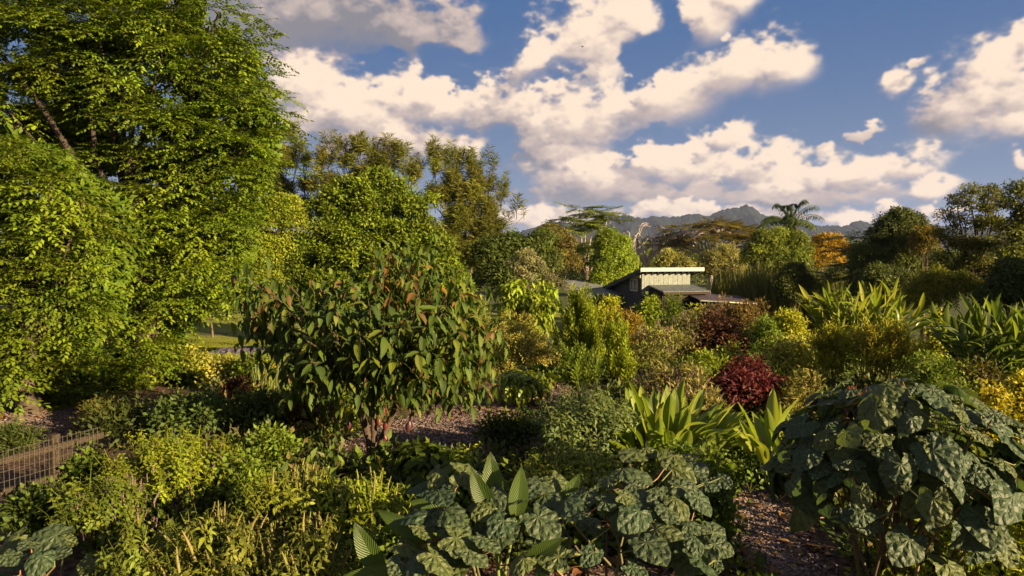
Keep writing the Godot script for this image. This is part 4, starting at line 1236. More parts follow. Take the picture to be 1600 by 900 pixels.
# ---------------------------------------------------------------- shrubs and herbs of the beds
func build_shrubs() -> void:
	var G0 := col(0.05, 0.08, 0.014)
	var G1 := col(0.085, 0.13, 0.016)
	var YG := col(0.15, 0.19, 0.016)
	var YY := col(0.22, 0.22, 0.02)
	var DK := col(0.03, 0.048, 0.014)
	var GY2 := col(0.1, 0.12, 0.05)
	var PINK := col(0.26, 0.16, 0.15)
	var rows := [
		# behind, between the left trees and the house
		["hanging_leaved_shrub", "shrub", "broad shrub with large yellow green hanging leaves left of the house", "hanging", 818, 432, 68, 22, G1, YG, {"lai": 3.0, "scale": 0.85, "mat": "leaf"}],
		["pale_shrub", "shrub", "rounded pale cream green fine-leaved shrub just right of the cocoa tree", "tuft_xs", 805, 488, 72, 15, col(0.19, 0.19, 0.06), col(0.27, 0.26, 0.09), {"lai": 2.2, "lobes": 16}],
		["light_shrub", "shrub", "light green shrub poking out behind the cocoa tree's right shoulder", "narrow", 738, 462, 34, 19, col(0.12, 0.15, 0.03), col(0.18, 0.19, 0.05), {}],
		["column_shrub", "shrub", "taller of two upright yellow green column-shaped shrubs before the house", "upleaf", 905, 455, 50, 14, G1, YG, {"lai": 3.0, "up": 0.85, "lobes": 16}],
		["column_shrub", "shrub", "shorter of two upright yellow green column-shaped shrubs before the house", "upleaf", 968, 500, 36, 13.2, G1, YG, {"lai": 3.0, "up": 0.85, "lobes": 12}],
		["low_shrub", "shrub", "dark green leafy shrub at the feet of the column-shaped shrubs", "upleaf", 900, 545, 50, 12.6, G0, G1, {"up": 0.7}],
		["yellow_shrub", "shrub", "yellow green bushy shrub between the tall column-shaped shrub and the house window", "tuft_m", 950, 458, 30, 25, YG, YY, {}],
		["orange_shrub", "shrub", "shrub with orange yellow young growth behind the shorter column-shaped shrub", "narrow", 975, 476, 38, 18, col(0.13, 0.12, 0.02), col(0.2, 0.13, 0.025), {"spike": [30, 0.2, 0.012, col(0.28, 0.13, 0.04)]}],
		["broad_leaved_shrub", "shrub", "fresh green broad-leaved shrub below the house window", "tuft_l", 1012, 456, 28, 27, G1, YG, {}],
		["feathery_shrub", "shrub", "dark green feathery upright shrub below the porch roof", "narrow", 1052, 460, 26, 25, G0, G1, {"up": 0.8}],
		["yellow_shrub", "shrub", "small yellow green shrub below the right end of the porch roof", "tuft_m", 1090, 474, 28, 23, YG, YY, {}],
		["flowering_shrub", "shrub", "loose shrub with dusky pink flower spikes left of the mauve-tinged one", "narrow", 1022, 502, 52, 16.5, col(0.09, 0.11, 0.035), col(0.14, 0.15, 0.05), {"lai": 1.7, "spike": [110, 0.2, 0.013, PINK]}],
		["flowering_shrub", "shrub", "tall loose mauve-tinged flowering shrub in front of the porch", "narrow", 1072, 482, 36, 18, col(0.09, 0.1, 0.04), col(0.15, 0.14, 0.07), {"lai": 1.6, "spike": [70, 0.22, 0.013, col(0.24, 0.17, 0.18)]}],
		["brown_shrub", "shrub", "low brownish dark shrub in front of the long dark roof", "tuft_s", 1152, 468, 60, 22, col(0.07, 0.055, 0.02), col(0.1, 0.07, 0.03), {"scale": 1.5}],
		["purple_shrub", "shrub", "dark purple red low shrub below the brownish shrub", "tuft_s", 1120, 486, 52, 18, col(0.045, 0.02, 0.018), col(0.06, 0.03, 0.022), {"scale": 1.4}],
		["green_shrub", "shrub", "mid green rounded shrub behind the pale-leaved shrub", "tuft_s", 1195, 494, 44, 20, G0, G1, {"scale": 1.5}],
		["yellow_shrub", "shrub", "bright yellow green shrub left of the middle ginger clump", "tuft_m", 1232, 478, 42, 22, YG, YY, {}],
		["pale_leaved_shrub", "shrub", "shrub with pale yellow leaf rosettes above the dark red bush", "tuft_m", 1238, 520, 52, 15.5, col(0.16, 0.18, 0.04), col(0.25, 0.25, 0.08), {"scale": 0.9, "lai": 2.0}],
		["green_shrub", "shrub", "small bright green mound left of the pale-leaved shrub", "tuft_s", 1140, 540, 36, 15.5, G1, YG, {"scale": 1.2}],
		["green_shrub", "shrub", "low green shrub with pale stems above the turmeric's right side", "narrow", 1100, 548, 40, 15, G1, YG, {"lai": 1.8}],
		["tipped_shrub", "shrub", "left one of two yellow-tipped shrubs in front of the middle ginger clump", "upleaf", 1300, 508, 48, 14.5, col(0.13, 0.16, 0.02), col(0.22, 0.21, 0.03), {"lai": 2.4, "spike": [60, 0.2, 0.012, col(0.3, 0.2, 0.04)]}],
		["tipped_shrub", "shrub", "broader, right one of two yellow-tipped shrubs in front of the middle ginger clump", "upleaf", 1382, 502, 62, 14, col(0.13, 0.16, 0.02), col(0.23, 0.21, 0.03), {"lai": 2.4, "spike": [90, 0.2, 0.012, col(0.32, 0.2, 0.04)]}],
		["yellow_shrub", "shrub", "small yellow green shrub between the two ginger clumps", "tuft_m", 1462, 482, 26, 18, YG, YY, {"lai": 1.8}],
		["dome_shrub", "shrub", "neat rounded green shrub rising behind the puckered-leaved bush", "tuft_s", 1460, 548, 60, 11, col(0.06, 0.1, 0.016), col(0.1, 0.14, 0.02), {"lai": 3.0, "lobes": 16}],
		["yellow_shrub", "shrub", "yellow leaved shrub between the dome-shaped shrub and the right edge", "tuft_m", 1556, 590, 36, 8.8, col(0.15, 0.16, 0.02), col(0.24, 0.2, 0.02), {"scale": 0.7}],
		["yellow_shrub", "shrub", "yellow green shrub cut by the right edge below the large ginger clump", "tuft_m", 1602, 575, 26, 9.2, col(0.17, 0.18, 0.02), col(0.26, 0.22, 0.02), {"scale": 0.7}],
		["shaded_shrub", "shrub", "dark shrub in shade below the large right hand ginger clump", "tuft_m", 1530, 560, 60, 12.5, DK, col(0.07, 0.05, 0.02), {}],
		["dark_red_shrub", "shrub", "dark crimson leaved shrub right of the turmeric clump", "tuft_m", 1166, 560, 72, 12, col(0.036, 0.007, 0.013), col(0.075, 0.015, 0.024), {"scale": 0.85, "lai": 3.0}],
		["flower_bed", "shrub", "bed of pale pink flower spikes close behind the turmeric clump", "narrow", 1050, 566, 80, 11.8, col(0.1, 0.11, 0.04), col(0.16, 0.15, 0.06), {"lai": 1.8, "spike": [220, 0.2, 0.011, col(0.26, 0.18, 0.15)]}],
		["flower_bed", "shrub", "drift of faded pink spikes running down between turmeric and crimson shrub", "narrow", 1105, 608, 42, 10.6, col(0.1, 0.11, 0.04), col(0.15, 0.13, 0.06), {"lai": 1.8, "spike": [110, 0.2, 0.011, col(0.24, 0.17, 0.14)]}],
		["plume_shrub", "shrub", "low shrub topped by a row of rusty red plumes behind the puckered-leaved bush", "narrow", 1340, 606, 62, 9.4, col(0.08, 0.045, 0.025), col(0.13, 0.06, 0.035), {"scale": 0.8, "spike": [200, 0.2, 0.011, col(0.2, 0.07, 0.06)]}],
		["mixed_shrub", "shrub", "olive and mauve shrub between the crimson shrub and the rusty plumes", "narrow", 1250, 580, 46, 11.5, col(0.09, 0.1, 0.03), col(0.15, 0.13, 0.05), {"lai": 2.0}],
		# middle
		["dusty_green_bush", "shrub", "rounded dusty grey green bush left of the turmeric clump", "herb", 916, 616, 98, 9.1, col(0.065, 0.1, 0.055), col(0.1, 0.14, 0.07), {"lai": 3.2, "lobes": 18, "scale": 0.9}],
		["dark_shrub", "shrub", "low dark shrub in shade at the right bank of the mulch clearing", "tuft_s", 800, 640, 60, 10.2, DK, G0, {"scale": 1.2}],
		["spiked_herb", "herb", "wide bed of pale-spiked green herbs behind the bottom puckered leaves", "herb", 890, 702, 110, 7.2, col(0.085, 0.12, 0.02), col(0.15, 0.19, 0.03), {"lai": 2.8, "scale": 0.7, "spike": [130, 0.17, 0.011, col(0.24, 0.26, 0.07)]}],
		["ground_cover_plant", "plant", "low green leafy carpet in front of the turmeric clump", "creeper", 1090, 700, 90, 7.6, G0, G1, {"lai": 3.0}],
		["ground_cover_plant", "plant", "shaded low leafy carpet between turmeric and the mulch path", "creeper", 1150, 688, 70, 8.8, DK, G0, {"lai": 3.0}],
		["ground_cover_plant", "plant", "leafy mound hanging over the left side of the mulch path", "creeper", 1105, 752, 58, 6.3, DK, G1, {"lai": 3.0}],
		["hanging_leaved_shrub", "shrub", "small young cocoa bush with hanging leaves beyond the mulch clearing", "hanging", 818, 572, 48, 13.5, G1, YG, {"lai": 1.8, "scale": 0.9}],
		["dark_broad_plant", "plant", "dark broad-leaved plant in shade right of the cocoa trunks", "hanging", 655, 690, 52, 8.9, DK, G0, {"lai": 2.0, "mat": "leaf"}],
		["dark_broad_plant", "plant", "dark low plant in shade behind the canna's tall leaf", "hanging", 735, 712, 44, 8.2, DK, col(0.04, 0.06, 0.02), {"lai": 1.8, "mat": "leaf"}],
		["sprig_herb", "herb", "single pale sunlit sprig with upright spikes before the mulch clearing", "herb", 722, 702, 22, 7.8, G1, YG, {"lai": 1.6, "scale": 0.7, "lobes": 5, "spike": [7, 0.2, 0.009, col(0.3, 0.3, 0.08)]}],
		["sunlit_shrub", "shrub", "small sunlit fine-leaved shrub glowing behind the cocoa trunks", "tuft_s", 528, 640, 30, 11.4, YG, YY, {"lai": 2.2}],
		# left
		["basil_bush", "herb", "sunlit basil bush with mauve flower spikes right of the fence post", "basil", 272, 688, 118, 7.6, col(0.085, 0.125, 0.018), col(0.16, 0.19, 0.022), {"lai": 4.2, "lobes": 18, "scale": 0.85, "spike": [190, 0.13, 0.01, col(0.26, 0.19, 0.17)]}],
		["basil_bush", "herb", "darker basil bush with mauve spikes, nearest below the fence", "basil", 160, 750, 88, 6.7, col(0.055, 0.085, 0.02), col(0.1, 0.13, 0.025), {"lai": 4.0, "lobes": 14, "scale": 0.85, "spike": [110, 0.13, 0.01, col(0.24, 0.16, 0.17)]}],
		["leafy_herb", "herb", "yellow green leafy herb between the basil and the cocoa trunks", "tuft_m", 372, 704, 58, 7.5, G0, G1, {"scale": 0.75, "lai": 2.4}],
		["spiked_herb", "herb", "sunlit herb with upright pale spikes left of the big canna leaves", "herb", 560, 752, 80, 6.5, G1, YG, {"lai": 2.4, "scale": 0.8, "spike": [110, 0.24, 0.013, col(0.26, 0.28, 0.07)]}],
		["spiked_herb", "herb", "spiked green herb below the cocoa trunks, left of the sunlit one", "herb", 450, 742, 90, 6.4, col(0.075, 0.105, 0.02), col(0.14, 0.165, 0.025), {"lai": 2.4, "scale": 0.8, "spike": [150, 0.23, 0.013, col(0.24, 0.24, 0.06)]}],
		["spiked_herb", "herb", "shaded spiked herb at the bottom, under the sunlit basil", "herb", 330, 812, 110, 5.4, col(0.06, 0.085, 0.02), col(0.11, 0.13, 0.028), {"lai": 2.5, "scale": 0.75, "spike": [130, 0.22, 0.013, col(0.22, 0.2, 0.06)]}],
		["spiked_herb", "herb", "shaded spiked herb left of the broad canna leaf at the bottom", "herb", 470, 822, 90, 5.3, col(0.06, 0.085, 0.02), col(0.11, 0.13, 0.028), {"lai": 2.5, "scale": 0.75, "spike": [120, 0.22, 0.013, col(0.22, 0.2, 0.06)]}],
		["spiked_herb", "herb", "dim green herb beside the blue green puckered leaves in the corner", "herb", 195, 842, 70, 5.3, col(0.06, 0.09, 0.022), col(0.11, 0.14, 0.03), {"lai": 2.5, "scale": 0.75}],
		["leafy_herb", "herb", "leafy herb filling the gap above the broad canna leaf", "tuft_m", 610, 800, 60, 5.7, G0, G1, {"scale": 0.7}],
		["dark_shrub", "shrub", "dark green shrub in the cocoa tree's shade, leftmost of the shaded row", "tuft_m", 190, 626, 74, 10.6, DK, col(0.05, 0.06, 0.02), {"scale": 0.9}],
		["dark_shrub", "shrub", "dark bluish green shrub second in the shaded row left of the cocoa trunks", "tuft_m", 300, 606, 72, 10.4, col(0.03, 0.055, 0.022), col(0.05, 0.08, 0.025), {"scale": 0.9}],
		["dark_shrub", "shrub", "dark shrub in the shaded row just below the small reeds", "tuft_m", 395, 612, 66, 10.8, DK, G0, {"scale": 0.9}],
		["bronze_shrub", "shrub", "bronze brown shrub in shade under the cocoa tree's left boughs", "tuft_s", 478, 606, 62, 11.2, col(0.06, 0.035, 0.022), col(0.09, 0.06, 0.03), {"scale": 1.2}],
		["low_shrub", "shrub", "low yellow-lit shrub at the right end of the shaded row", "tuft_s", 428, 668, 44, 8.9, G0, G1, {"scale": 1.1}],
		["sunlit_shrub", "shrub", "sunlit pale leafy shrub below the big leafy tree, before the lawn", "tuft_m", 285, 540, 62, 17, col(0.13, 0.16, 0.03), col(0.2, 0.21, 0.05), {"lai": 2.2}],
		["sunlit_shrub", "shrub", "low sunlit shrub left of the pale one, under the big leafy tree", "tuft_m", 190, 560, 56, 15.5, G1, YG, {"lai": 2.0}],
		["sunlit_shrub", "shrub", "low pale sunlit shrub right of the dark patch on the lawn", "tuft_m", 352, 556, 40, 15.5, col(0.13, 0.15, 0.035), col(0.2, 0.2, 0.06), {"lai": 2.0, "scale": 0.9}],
		["fern_plant", "fern", "fern growing below the leafy trees beside the sunlit mulch", "fern", 120, 575, 44, 14, G1, YG, {"scale": 1.4, "lai": 1.6}],
		["red_leaved_plant", "plant", "low dark red leaved plant left of the small reeds", "tuft_s", 368, 588, 28, 13, col(0.03, 0.012, 0.01), col(0.05, 0.022, 0.015), {"scale": 1.1}],
		["yellow_flower_plant", "flower", "plant dotted with golden yellow flowers by the small reeds", "tuft_s", 400, 548, 34, 15, G0, G1, {"spike": [60, 0.07, 0.035, col(0.55, 0.36, 0.02)], "lai": 2.0, "scale": 1.2}],
		["olive_shrub", "shrub", "shaggy olive shrub in the mulch just beyond the fence", "narrow", 160, 622, 48, 11.8, col(0.06, 0.06, 0.02), col(0.09, 0.085, 0.03), {"lai": 1.8}],
		["low_grass_plant", "grass", "low grassy plants in shade beyond the fence's left end", "narrow", 15, 662, 40, 10.0, DK, col(0.05, 0.07, 0.02), {"scale": 0.8, "lai": 1.5}],
		["weed_plant", "plant", "green weeds growing through the wire right of the fence post", "tuft_m", 128, 706, 34, 7.9, G0, G1, {"scale": 0.8, "lai": 1.6}],
		["weed_plant", "plant", "dark weeds at the foot of the wire fence", "tuft_m", 50, 760, 50, 7.0, DK, G0, {"scale": 0.8, "lai": 1.2}],
	]
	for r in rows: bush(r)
	# small reeds
	var b := G(415, 14.5)
	var t := thing("reed_clump", "small clump of pale upright reeds left of the cocoa tree", "reed", b)
	var xs := []
	var cs := PackedColorArray()
	for k in 16:
		xs.append(Transform3D(Basis.from_euler(Vector3(rr(-0.1, 0.1), rr(0, TAU), rr(-0.1, 0.1))).scaled(Vector3(0.35, 0.42, 0.35) * rr(0.8, 1.1)), Vector3(rr(-0.25, 0.25), 0, rr(-0.25, 0.25))))
		cs.append(vary(col(0.2, 0.24, 0.06), 0.2))
	copies("blades", K.cane.mesh[0], mat.leaf, xs, cs, t)
	# leafy ground cover wherever the beds close up
	var m := Node3D.new()
	m.name = "ground_cover"; m.set_meta("kind", "stuff"); add_child(m)
	var groups := [[], []]
	var gc := [PackedColorArray(), PackedColorArray()]
	for k in 20000:
		var d := rr(4.6, 34.0)
		var px := rr(-500, 2500)
		var p := G(px, d)
		var open := absf(p.x - 2.8) < 0.6 and d < 9.5
		open = open or (d > 9.6 and d < 16.5 and Vector2(p.x - lerpf(-1.4, 0.9, (d - 9.6) / 7.0), 0).length() < 1.7)
		open = open or (px < 330 and d > 7.5 and d < 16)
		open = open or (px < 470 and d > 21)
		open = open or (absf(p.x - 0.3) < 1.7 and d < 6.3)
		open = open or (px < 140 and d < 8)
		if open: continue
		var v := k % 2
		p.y += 0.08
		var s := rr(0.8, 1.7)
		xs = groups[v]
		xs.append(Transform3D(Basis.from_euler(Vector3(rr(-0.3, 0.3), rr(0, TAU), rr(-0.3, 0.3))).scaled(Vector3.ONE * s), p))
		gc[v].append(vary([G0, G1, YG, GY2, col(0.12, 0.1, 0.03)][[0, 0, 1, 1, 2, 3, 4][rng.randi() % 7]], 0.25))
	copies("foliage", K.tuft_m.mesh[0], mat.leaf, groups[0], gc[0], m)
	copies("foliage_001", K.tuft_s.mesh[0], mat.leaf, groups[1], gc[1], m)

# ---------------------------------------------------------------- plants whose big leaves are parts one by one
# a long blade along +z, upper face +y
func blade_mesh(W: float, droop: float, fold: float, wave: float, peak: float, nseg := 8) -> ArrayMesh:
	var m := MB.new()
	var rows := []
	for k in nseg + 1:
		var t := float(k) / nseg
		var prof := pow(sin(PI * pow(t, peak)), 0.8)
		if k == nseg: prof = 0.0
		if k == 0: prof = 0.12
		var z := t * (1.0 - 0.35 * droop * t)
		var y := -droop * t * t * 0.75
		var row := []
		for j in 5:
			var s := (j - 2) * 0.5
			var w := W * 0.5 * prof
			var lift := absf(s) * fold * w - fold * w * 0.3 * s * s + wave * sin(t * 14.0 + s * 2.0) * absf(s) * W * 0.12
			row.append(m.vert(Vector3(s * w, y + lift, z), Vector3(-signf(s) * fold * 0.7, 1, 1.4 * droop * t).normalized(), Color.WHITE, Vector2(0.5 + s * 0.5, t)))
		rows.append(row)
	for k in nseg:
		for j in 4:
			m.quad(rows[k][j], rows[k + 1][j], rows[k + 1][j + 1], rows[k][j + 1])
	return m.mesh()

# a broad puckered heart-shaped leaf; its stalk joins at the origin, tip towards +z, upper face +y; about 1 long
func heart_mesh(sag: float, cup: float, twist: float) -> ArrayMesh:
	var m := MB.new()
	var NA := 26
	var NR := 6
	var ids := []
	for j in NR + 1:
		var row := []
		for a in NA + 1:
			var th := -PI + TAU * a / NA
			var c := cos(th)
			var out := 0.46 + 0.16 * c + 0.16 * pow(maxf(c, 0.0), 3.0) + 0.22 * pow(maxf(-c, 0.0), 1.2) * absf(sin(th)) * 1.6
			out += 0.05 * cos(5.0 * th) + 0.012 * sin(17.0 * th)
			if absf(th) > 2.75: out *= lerpf(1.0, 0.35, (absf(th) - 2.75) / 0.39)
			var r := out * j / NR
			var x := r * sin(th)
			var z := r * c
			var vein := absf(fposmod(th / 0.72 + 0.5, 1.0) - 0.5) * 2.0      # 0 on a main vein
			var pk := (1.0 - vein) * 0.045 * sin(PI * minf(1.0, float(j) / NR)) * -1.0
			var y := -sag * (x * x * 1.3 + maxf(z, 0.0) * z * 1.15) - cup * r * r * 0.3 + pk + twist * x * z + 0.035 * sin(th * 9.0 + j * 1.7) * float(j) / NR
			row.append(m.vert(Vector3(x, y, z), Vector3.UP, Color.WHITE, Vector2(0.5 + x * 0.5 / 0.55 * 0.55, clampf((z + 0.42) / 1.5, 0, 1))))
		ids.append(row)
	for j in NR:
		for a in NA:
			m.quad(ids[j][a], ids[j][a + 1], ids[j + 1][a + 1], ids[j + 1][a])
	# smooth normals
	var acc := PackedVector3Array()
	acc.resize(m.v.size())
	for k in range(0, m.i.size(), 3):
		var g := (m.v[m.i[k + 2]] - m.v[m.i[k]]).cross(m.v[m.i[k + 1]] - m.v[m.i[k]])
		for q in 3: acc[m.i[k + q]] += g
	for row in ids:
		var s := acc[row[0]] + acc[row[NA]]
		acc[row[0]] = s; acc[row[NA]] = s
	var s0 := Vector3.ZERO
	for a in NA + 1: s0 += acc[ids[0][a]]
	for a in NA + 1: acc[ids[0][a]] = s0
	for k in m.v.size():
		m.n[k] = acc[k].normalized() if acc[k].length() > 0.0 else Vector3.UP
	return m.mesh()

func leaf_xf(p: Vector3, dir: Vector3, up: Vector3, s: float) -> Transform3D:
	var z := dir.normalized()
	var x := up.cross(z).normalized()
	return Transform3D(Basis(x, z.cross(x), z).scaled(Vector3.ONE * s), p)

var hearts := []
var broad := []

func upright_clump(called: String, label: String, px: float, d: float, n: int, L: float, spread: float, foot: float, mats: Array) -> void:
	var b := G(px, d)
	var t := thing(called, label, "turmeric", b)
	for k in n:
		var f := float(k) / n
		var a := k * 2.39996 + rr(-0.3, 0.3)
		var lean := spread * sqrt(f) * rr(0.75, 1.2)
		var base := Vector3(cos(a), 0, sin(a)) * foot * sqrt(f)
		var dir := (Vector3.UP + Vector3(cos(a), 0, sin(a)) * lean).normalized()
		var stalk := L * rr(0.55, 0.85) * (1.1 - 0.35 * f)
		var p := base + dir * stalk
		var ld := (dir + Vector3(cos(a), 0, sin(a)) * 0.12).normalized()
		var up := (Vector3(-cos(a), 0, -sin(a)) + Vector3(0, 0.8 * f, 0) + unit() * 0.7).normalized()
		part("leaf", broad[rng.randi() % broad.size()], mat[mats[rng.randi() % mats.size()]], t, leaf_xf(p, ld, up, L * rr(0.75, 1.12)))
		var m := MB.new()
		m.tube([base, base.lerp(p, 0.5), p], [0.016, 0.012, 0.008], 4, col(0.14, 0.19, 0.04))
		part("leaf_stalk", m.mesh(), mat.plain, t)

func ginger(label: String, px: float, top: float, d: float, hw: float, canes: int, mats: Array) -> void:
	var b := G(px, d)
	var t := thing("ginger_clump", label, "ginger", b)
	var W := hw * d / F
	var H := P(px, top, d).y - b.y
	var ms := [blade_mesh(0.17, 0.35, 0.5, 0.2, 0.8, 5), blade_mesh(0.16, 0.7, 0.5, 0.2, 0.8, 5), blade_mesh(0.18, 0.15, 0.6, 0.2, 0.8, 5)]
	var made := 0
	var xs := []
	var cs := PackedColorArray()
	for k in canes:
		var a := k * 2.39996
		var f := sqrt((k + 0.5) / canes)
		var base := Vector3(cos(a) * W * 0.55, 0, sin(a) * W * 0.4) * f
		var lean := Vector3(cos(a), 0, sin(a) * 0.7) * f * rr(0.2, 0.5)
		var h := H * rr(0.68, 0.92) * (1.05 - 0.2 * f)
		var pts := []
		var rads := []
		for q in 5:
			var s := q / 4.0
			pts.append(base + Vector3(0, h * s * (1.0 - 0.06 * s), 0) + lean * h * s * s); rads.append(0.022 - 0.012 * s)
		var m := MB.new()
		m.tube(pts, rads, 5, col(0.1, 0.14, 0.03))
		part("cane", m.mesh(), mat.plain, t)
		var plane := rr(0, TAU)
		for q in 11:
			var s := 0.25 + 0.75 * q / 10.0
			var i0 := int(minf(s * 4.0, 3.0))
			var p: Vector3 = (pts[i0] as Vector3).lerp(pts[i0 + 1], s * 4.0 - i0)
			var ax: Vector3 = ((pts[i0 + 1] as Vector3) - pts[i0]).normalized()
			var w := plane + PI * (q % 2) + rr(-0.4, 0.4)
			var dir := (Vector3(cos(w), 0, sin(w)) * (0.8 if q < 8 else 0.3) + ax * rr(0.8, 1.6)).normalized()
			var up := (ax + Vector3(0, 0.3, 0) + unit() * 0.3).normalized()
			var x := leaf_xf(p, dir, up, rr(0.5, 0.75) * (0.75 + 0.25 * s) * H / 2.3)
			if q >= 4 and made < 290:
				part("leaf", ms[rng.randi() % 3], mat[mats[rng.randi() % mats.size()]], t, x)
				made += 1
			else:
				xs.append(x); cs.append(vary(col(0.08, 0.12, 0.018), 0.25))
	copies("lower_leaves", ms[1], mat.gloss, xs, cs, t)

func build_large_leaved() -> void:
	broad = [blade_mesh(0.24, 0.2, 0.6, 0.25, 0.85), blade_mesh(0.22, 0.4, 0.65, 0.3, 0.85), blade_mesh(0.25, 0.05, 0.7, 0.2, 0.85), blade_mesh(0.23, 0.65, 0.5, 0.3, 0.8)]
	hearts = [heart_mesh(0.2, 0.4, 0.2), heart_mesh(0.4, 0.3, -0.3), heart_mesh(0.1, 0.7, 0.2), heart_mesh(0.65, 0.4, 0.35), heart_mesh(0.3, 0.2, -0.2)]
	upright_clump("turmeric_clump", "large clump of upright yellow green turmeric leaves in the middle of the beds", 1040, 9.3, 140, 0.7, 0.8, 0.58, ["blade_0", "blade_0", "blade_1", "blade_2", "blade_3"])
	upright_clump("turmeric_clump", "smaller turmeric clump glowing behind the puckered-leaved bush, above the path", 1222, 8.6, 26, 0.68, 0.7, 0.25, ["blade_0", "blade_1", "blade_3"])
	ginger("arching ginger clump in full sun in the middle distance, right of the palm", 1345, 440, 17, 88, 46, ["ginger_0", "ginger_1", "ginger_2", "ginger_2"])
	ginger("large shadier ginger clump with yellow-lit tops at the right edge", 1565, 462, 13, 84, 48, ["ginger_0", "ginger_3", "ginger_3", "ginger_1"])

# ---------------------------------------------------------------- the cocoa tree
func build_cocoa() -> void:
	var d0 := 9.65
	var b := G(582, d0)
	var t := thing("cocoa_tree", "cocoa tree with three dark stems, long drooping glossy leaves and red pods", "tree", b)
	var bark := col(0.085, 0.06, 0.045)
	var forks := []
	for s in [[-26, 600, -0.1, 0.05], [2, 604, 0.1, 0.045], [42, 600, 0.0, 0.042]]:
		var e := P(582 + s[0] * 1.1, s[1], d0 + s[2]) - b
		var m := MB.new()
		var f := Vector3(s[0] * 0.0012, 0, s[2] * 0.5)
		m.tube([f + Vector3(0, -0.1, 0), f.lerp(e, 0.3) + Vector3(-s[0] * 0.0012, 0, 0), f.lerp(e, 0.65), e], [s[3] * 1.5, s[3] * 1.1, s[3], s[3] * 0.8], 8, bark)
		part("trunk", m.mesh(), mat.bark, t)
		forks.append(e)
	# flushes: branch ends with the ring of leaves that hangs from each
	var ends := [[392, 450, 0.0], [425, 470, -0.5], [452, 458, 0.2], [405, 500, 0.3], [470, 490, -0.8], [500, 462, 0.3], [520, 485, -0.9], [552, 455, -0.4], [575, 480, -1.0], [600, 440, 0.0], [612, 470, -0.9], [640, 428, 0.1], [655, 460, -0.7], [685, 452, 0.0], [690, 490, -0.9], [720, 470, -0.2], [735, 505, -0.5], [752, 520, 0.2], [740, 545, -0.3], [712, 540, -0.9], [670, 520, -1.2], [640, 505, -1.2], [600, 520, -1.3], [560, 530, -1.2], [520, 530, -1.0], [480, 545, -0.8], [462, 560, -0.4], [485, 578, -0.9], [690, 570, -0.9], [660, 560, -1.2], [725, 575, -0.4], [620, 575, -1.1], [580, 570, -1.1], [430, 520, 0.5], [540, 570, -0.9], [445, 545, -0.1], [610, 410, 0.4], [655, 408, 0.5], [700, 605, -0.6], [660, 608, -0.9], [738, 600, -0.2], [505, 598, -0.6], [600, 602, -0.9], [555, 600, -0.8], [470, 582, -0.4]]
	var ms := [blade_mesh(0.33, 0.35, 0.3, 0.5, 0.8, 6), blade_mesh(0.34, 0.7, 0.35, 0.4, 0.8, 6), blade_mesh(0.32, 0.15, 0.3, 0.6, 0.8, 6)]
	var made := 0
	for e in ends:
		var p := P(e[0], e[1] - 12, d0 + e[2]) - b
		var fk: Vector3 = forks[0] if e[0] < 540 else (forks[2] if e[0] > 640 else forks[1])
		var m := MB.new()
		var mid := fk.lerp(p, 0.5) + Vector3(0, 0.12, 0) + unit() * 0.06
		m.tube([fk, mid, p], [0.026, 0.018, 0.008], 5, bark)
		part("branch", m.mesh(), mat.bark, t)
		var young: bool = rng.randf() < 0.5 and e[1] < 490
		var nl := 7 if made < 300 - 7 else 0
		var a0 := rr(0, TAU)
		for k in nl:
			var a := a0 + k * 2.39996
			var f := float(k) / nl
			var out := Vector3(cos(a), 0, sin(a))
			var dir := (out * rr(0.55, 0.9) + Vector3(0, rr(-1.2, -0.1) + 0.45 * f, 0)).normalized()
			var q := mid.lerp(p, 1.0 - 0.55 * (1.0 - f)) + out * 0.03
			var tone := "cocoa_%d" % [0, 0, 1, 2, 2, 3][rng.randi() % 6]
			if young and f > 0.55: tone = "cocoa_4" if rng.randf() < 0.6 else "cocoa_5"
			part("leaf", ms[rng.randi() % 3], mat[tone], t, leaf_xf(q, dir, (out * 0.6 + Vector3(0, 0.8, 0) + unit() * 0.35).normalized(), rr(0.21, 0.33)))
			made += 1
	# the inner leaves that cannot be told apart
	var xs := []
	var cs := PackedColorArray()
	for k in 3200:
		var e: Array = ends[rng.randi() % ends.size()]
		var p := P(e[0] + rng.randfn(0, 20), e[1] + rng.randfn(0, 18), d0 + e[2] * 0.7 + rr(-0.1, 0.9)) - b
		var a := rr(0, TAU)
		var dir := Vector3(cos(a), rr(-1.2, 0.1), sin(a)).normalized()
		xs.append(leaf_xf(p, dir, (Vector3(cos(a), 1, sin(a)) + unit() * 0.4).normalized(), rr(0.15, 0.26)))
		cs.append(vary([col(0.05, 0.085, 0.014), col(0.07, 0.11, 0.016), col(0.11, 0.14, 0.02), col(0.13, 0.085, 0.025)][[0, 0, 1, 1, 2, 1, 0, 2, 3][rng.randi() % 9]], 0.2))
	copies("inner_leaves", ms[1], mat.leaf, xs, cs, t)
	# ribbed pods on the stems
	for q in [[598, 645, 0.1, 0.075], [592, 658, -0.05, 0.07], [604, 668, 0.05, 0.06], [640, 668, 0.1, 0.075], [556, 640, 0.05, 0.065], [545, 668, 0.1, 0.06], [601, 690, -0.1, 0.055]]:
		var m := MB.new()
		var L: float = q[3] * 2.2
		for j in 9:
			var s := j / 8.0
			for a in 21:
				var w := TAU * a / 20.0
				var r: float = q[3] * 0.62 * pow(sin(PI * clampf(s * 0.96 + 0.03, 0, 1)), 0.65) * (1.0 + 0.09 * cos(w * 5.0))
				m.vert(Vector3(cos(w) * r, -L * s, sin(w) * r), Vector3(cos(w), 0.9 * (0.5 - s), sin(w)).normalized(), Color.WHITE)
		for j in 8:
			for a in 20:
				m.quad(j * 21 + a, j * 21 + a + 1, j * 21 + a + 22, j * 21 + a + 21)
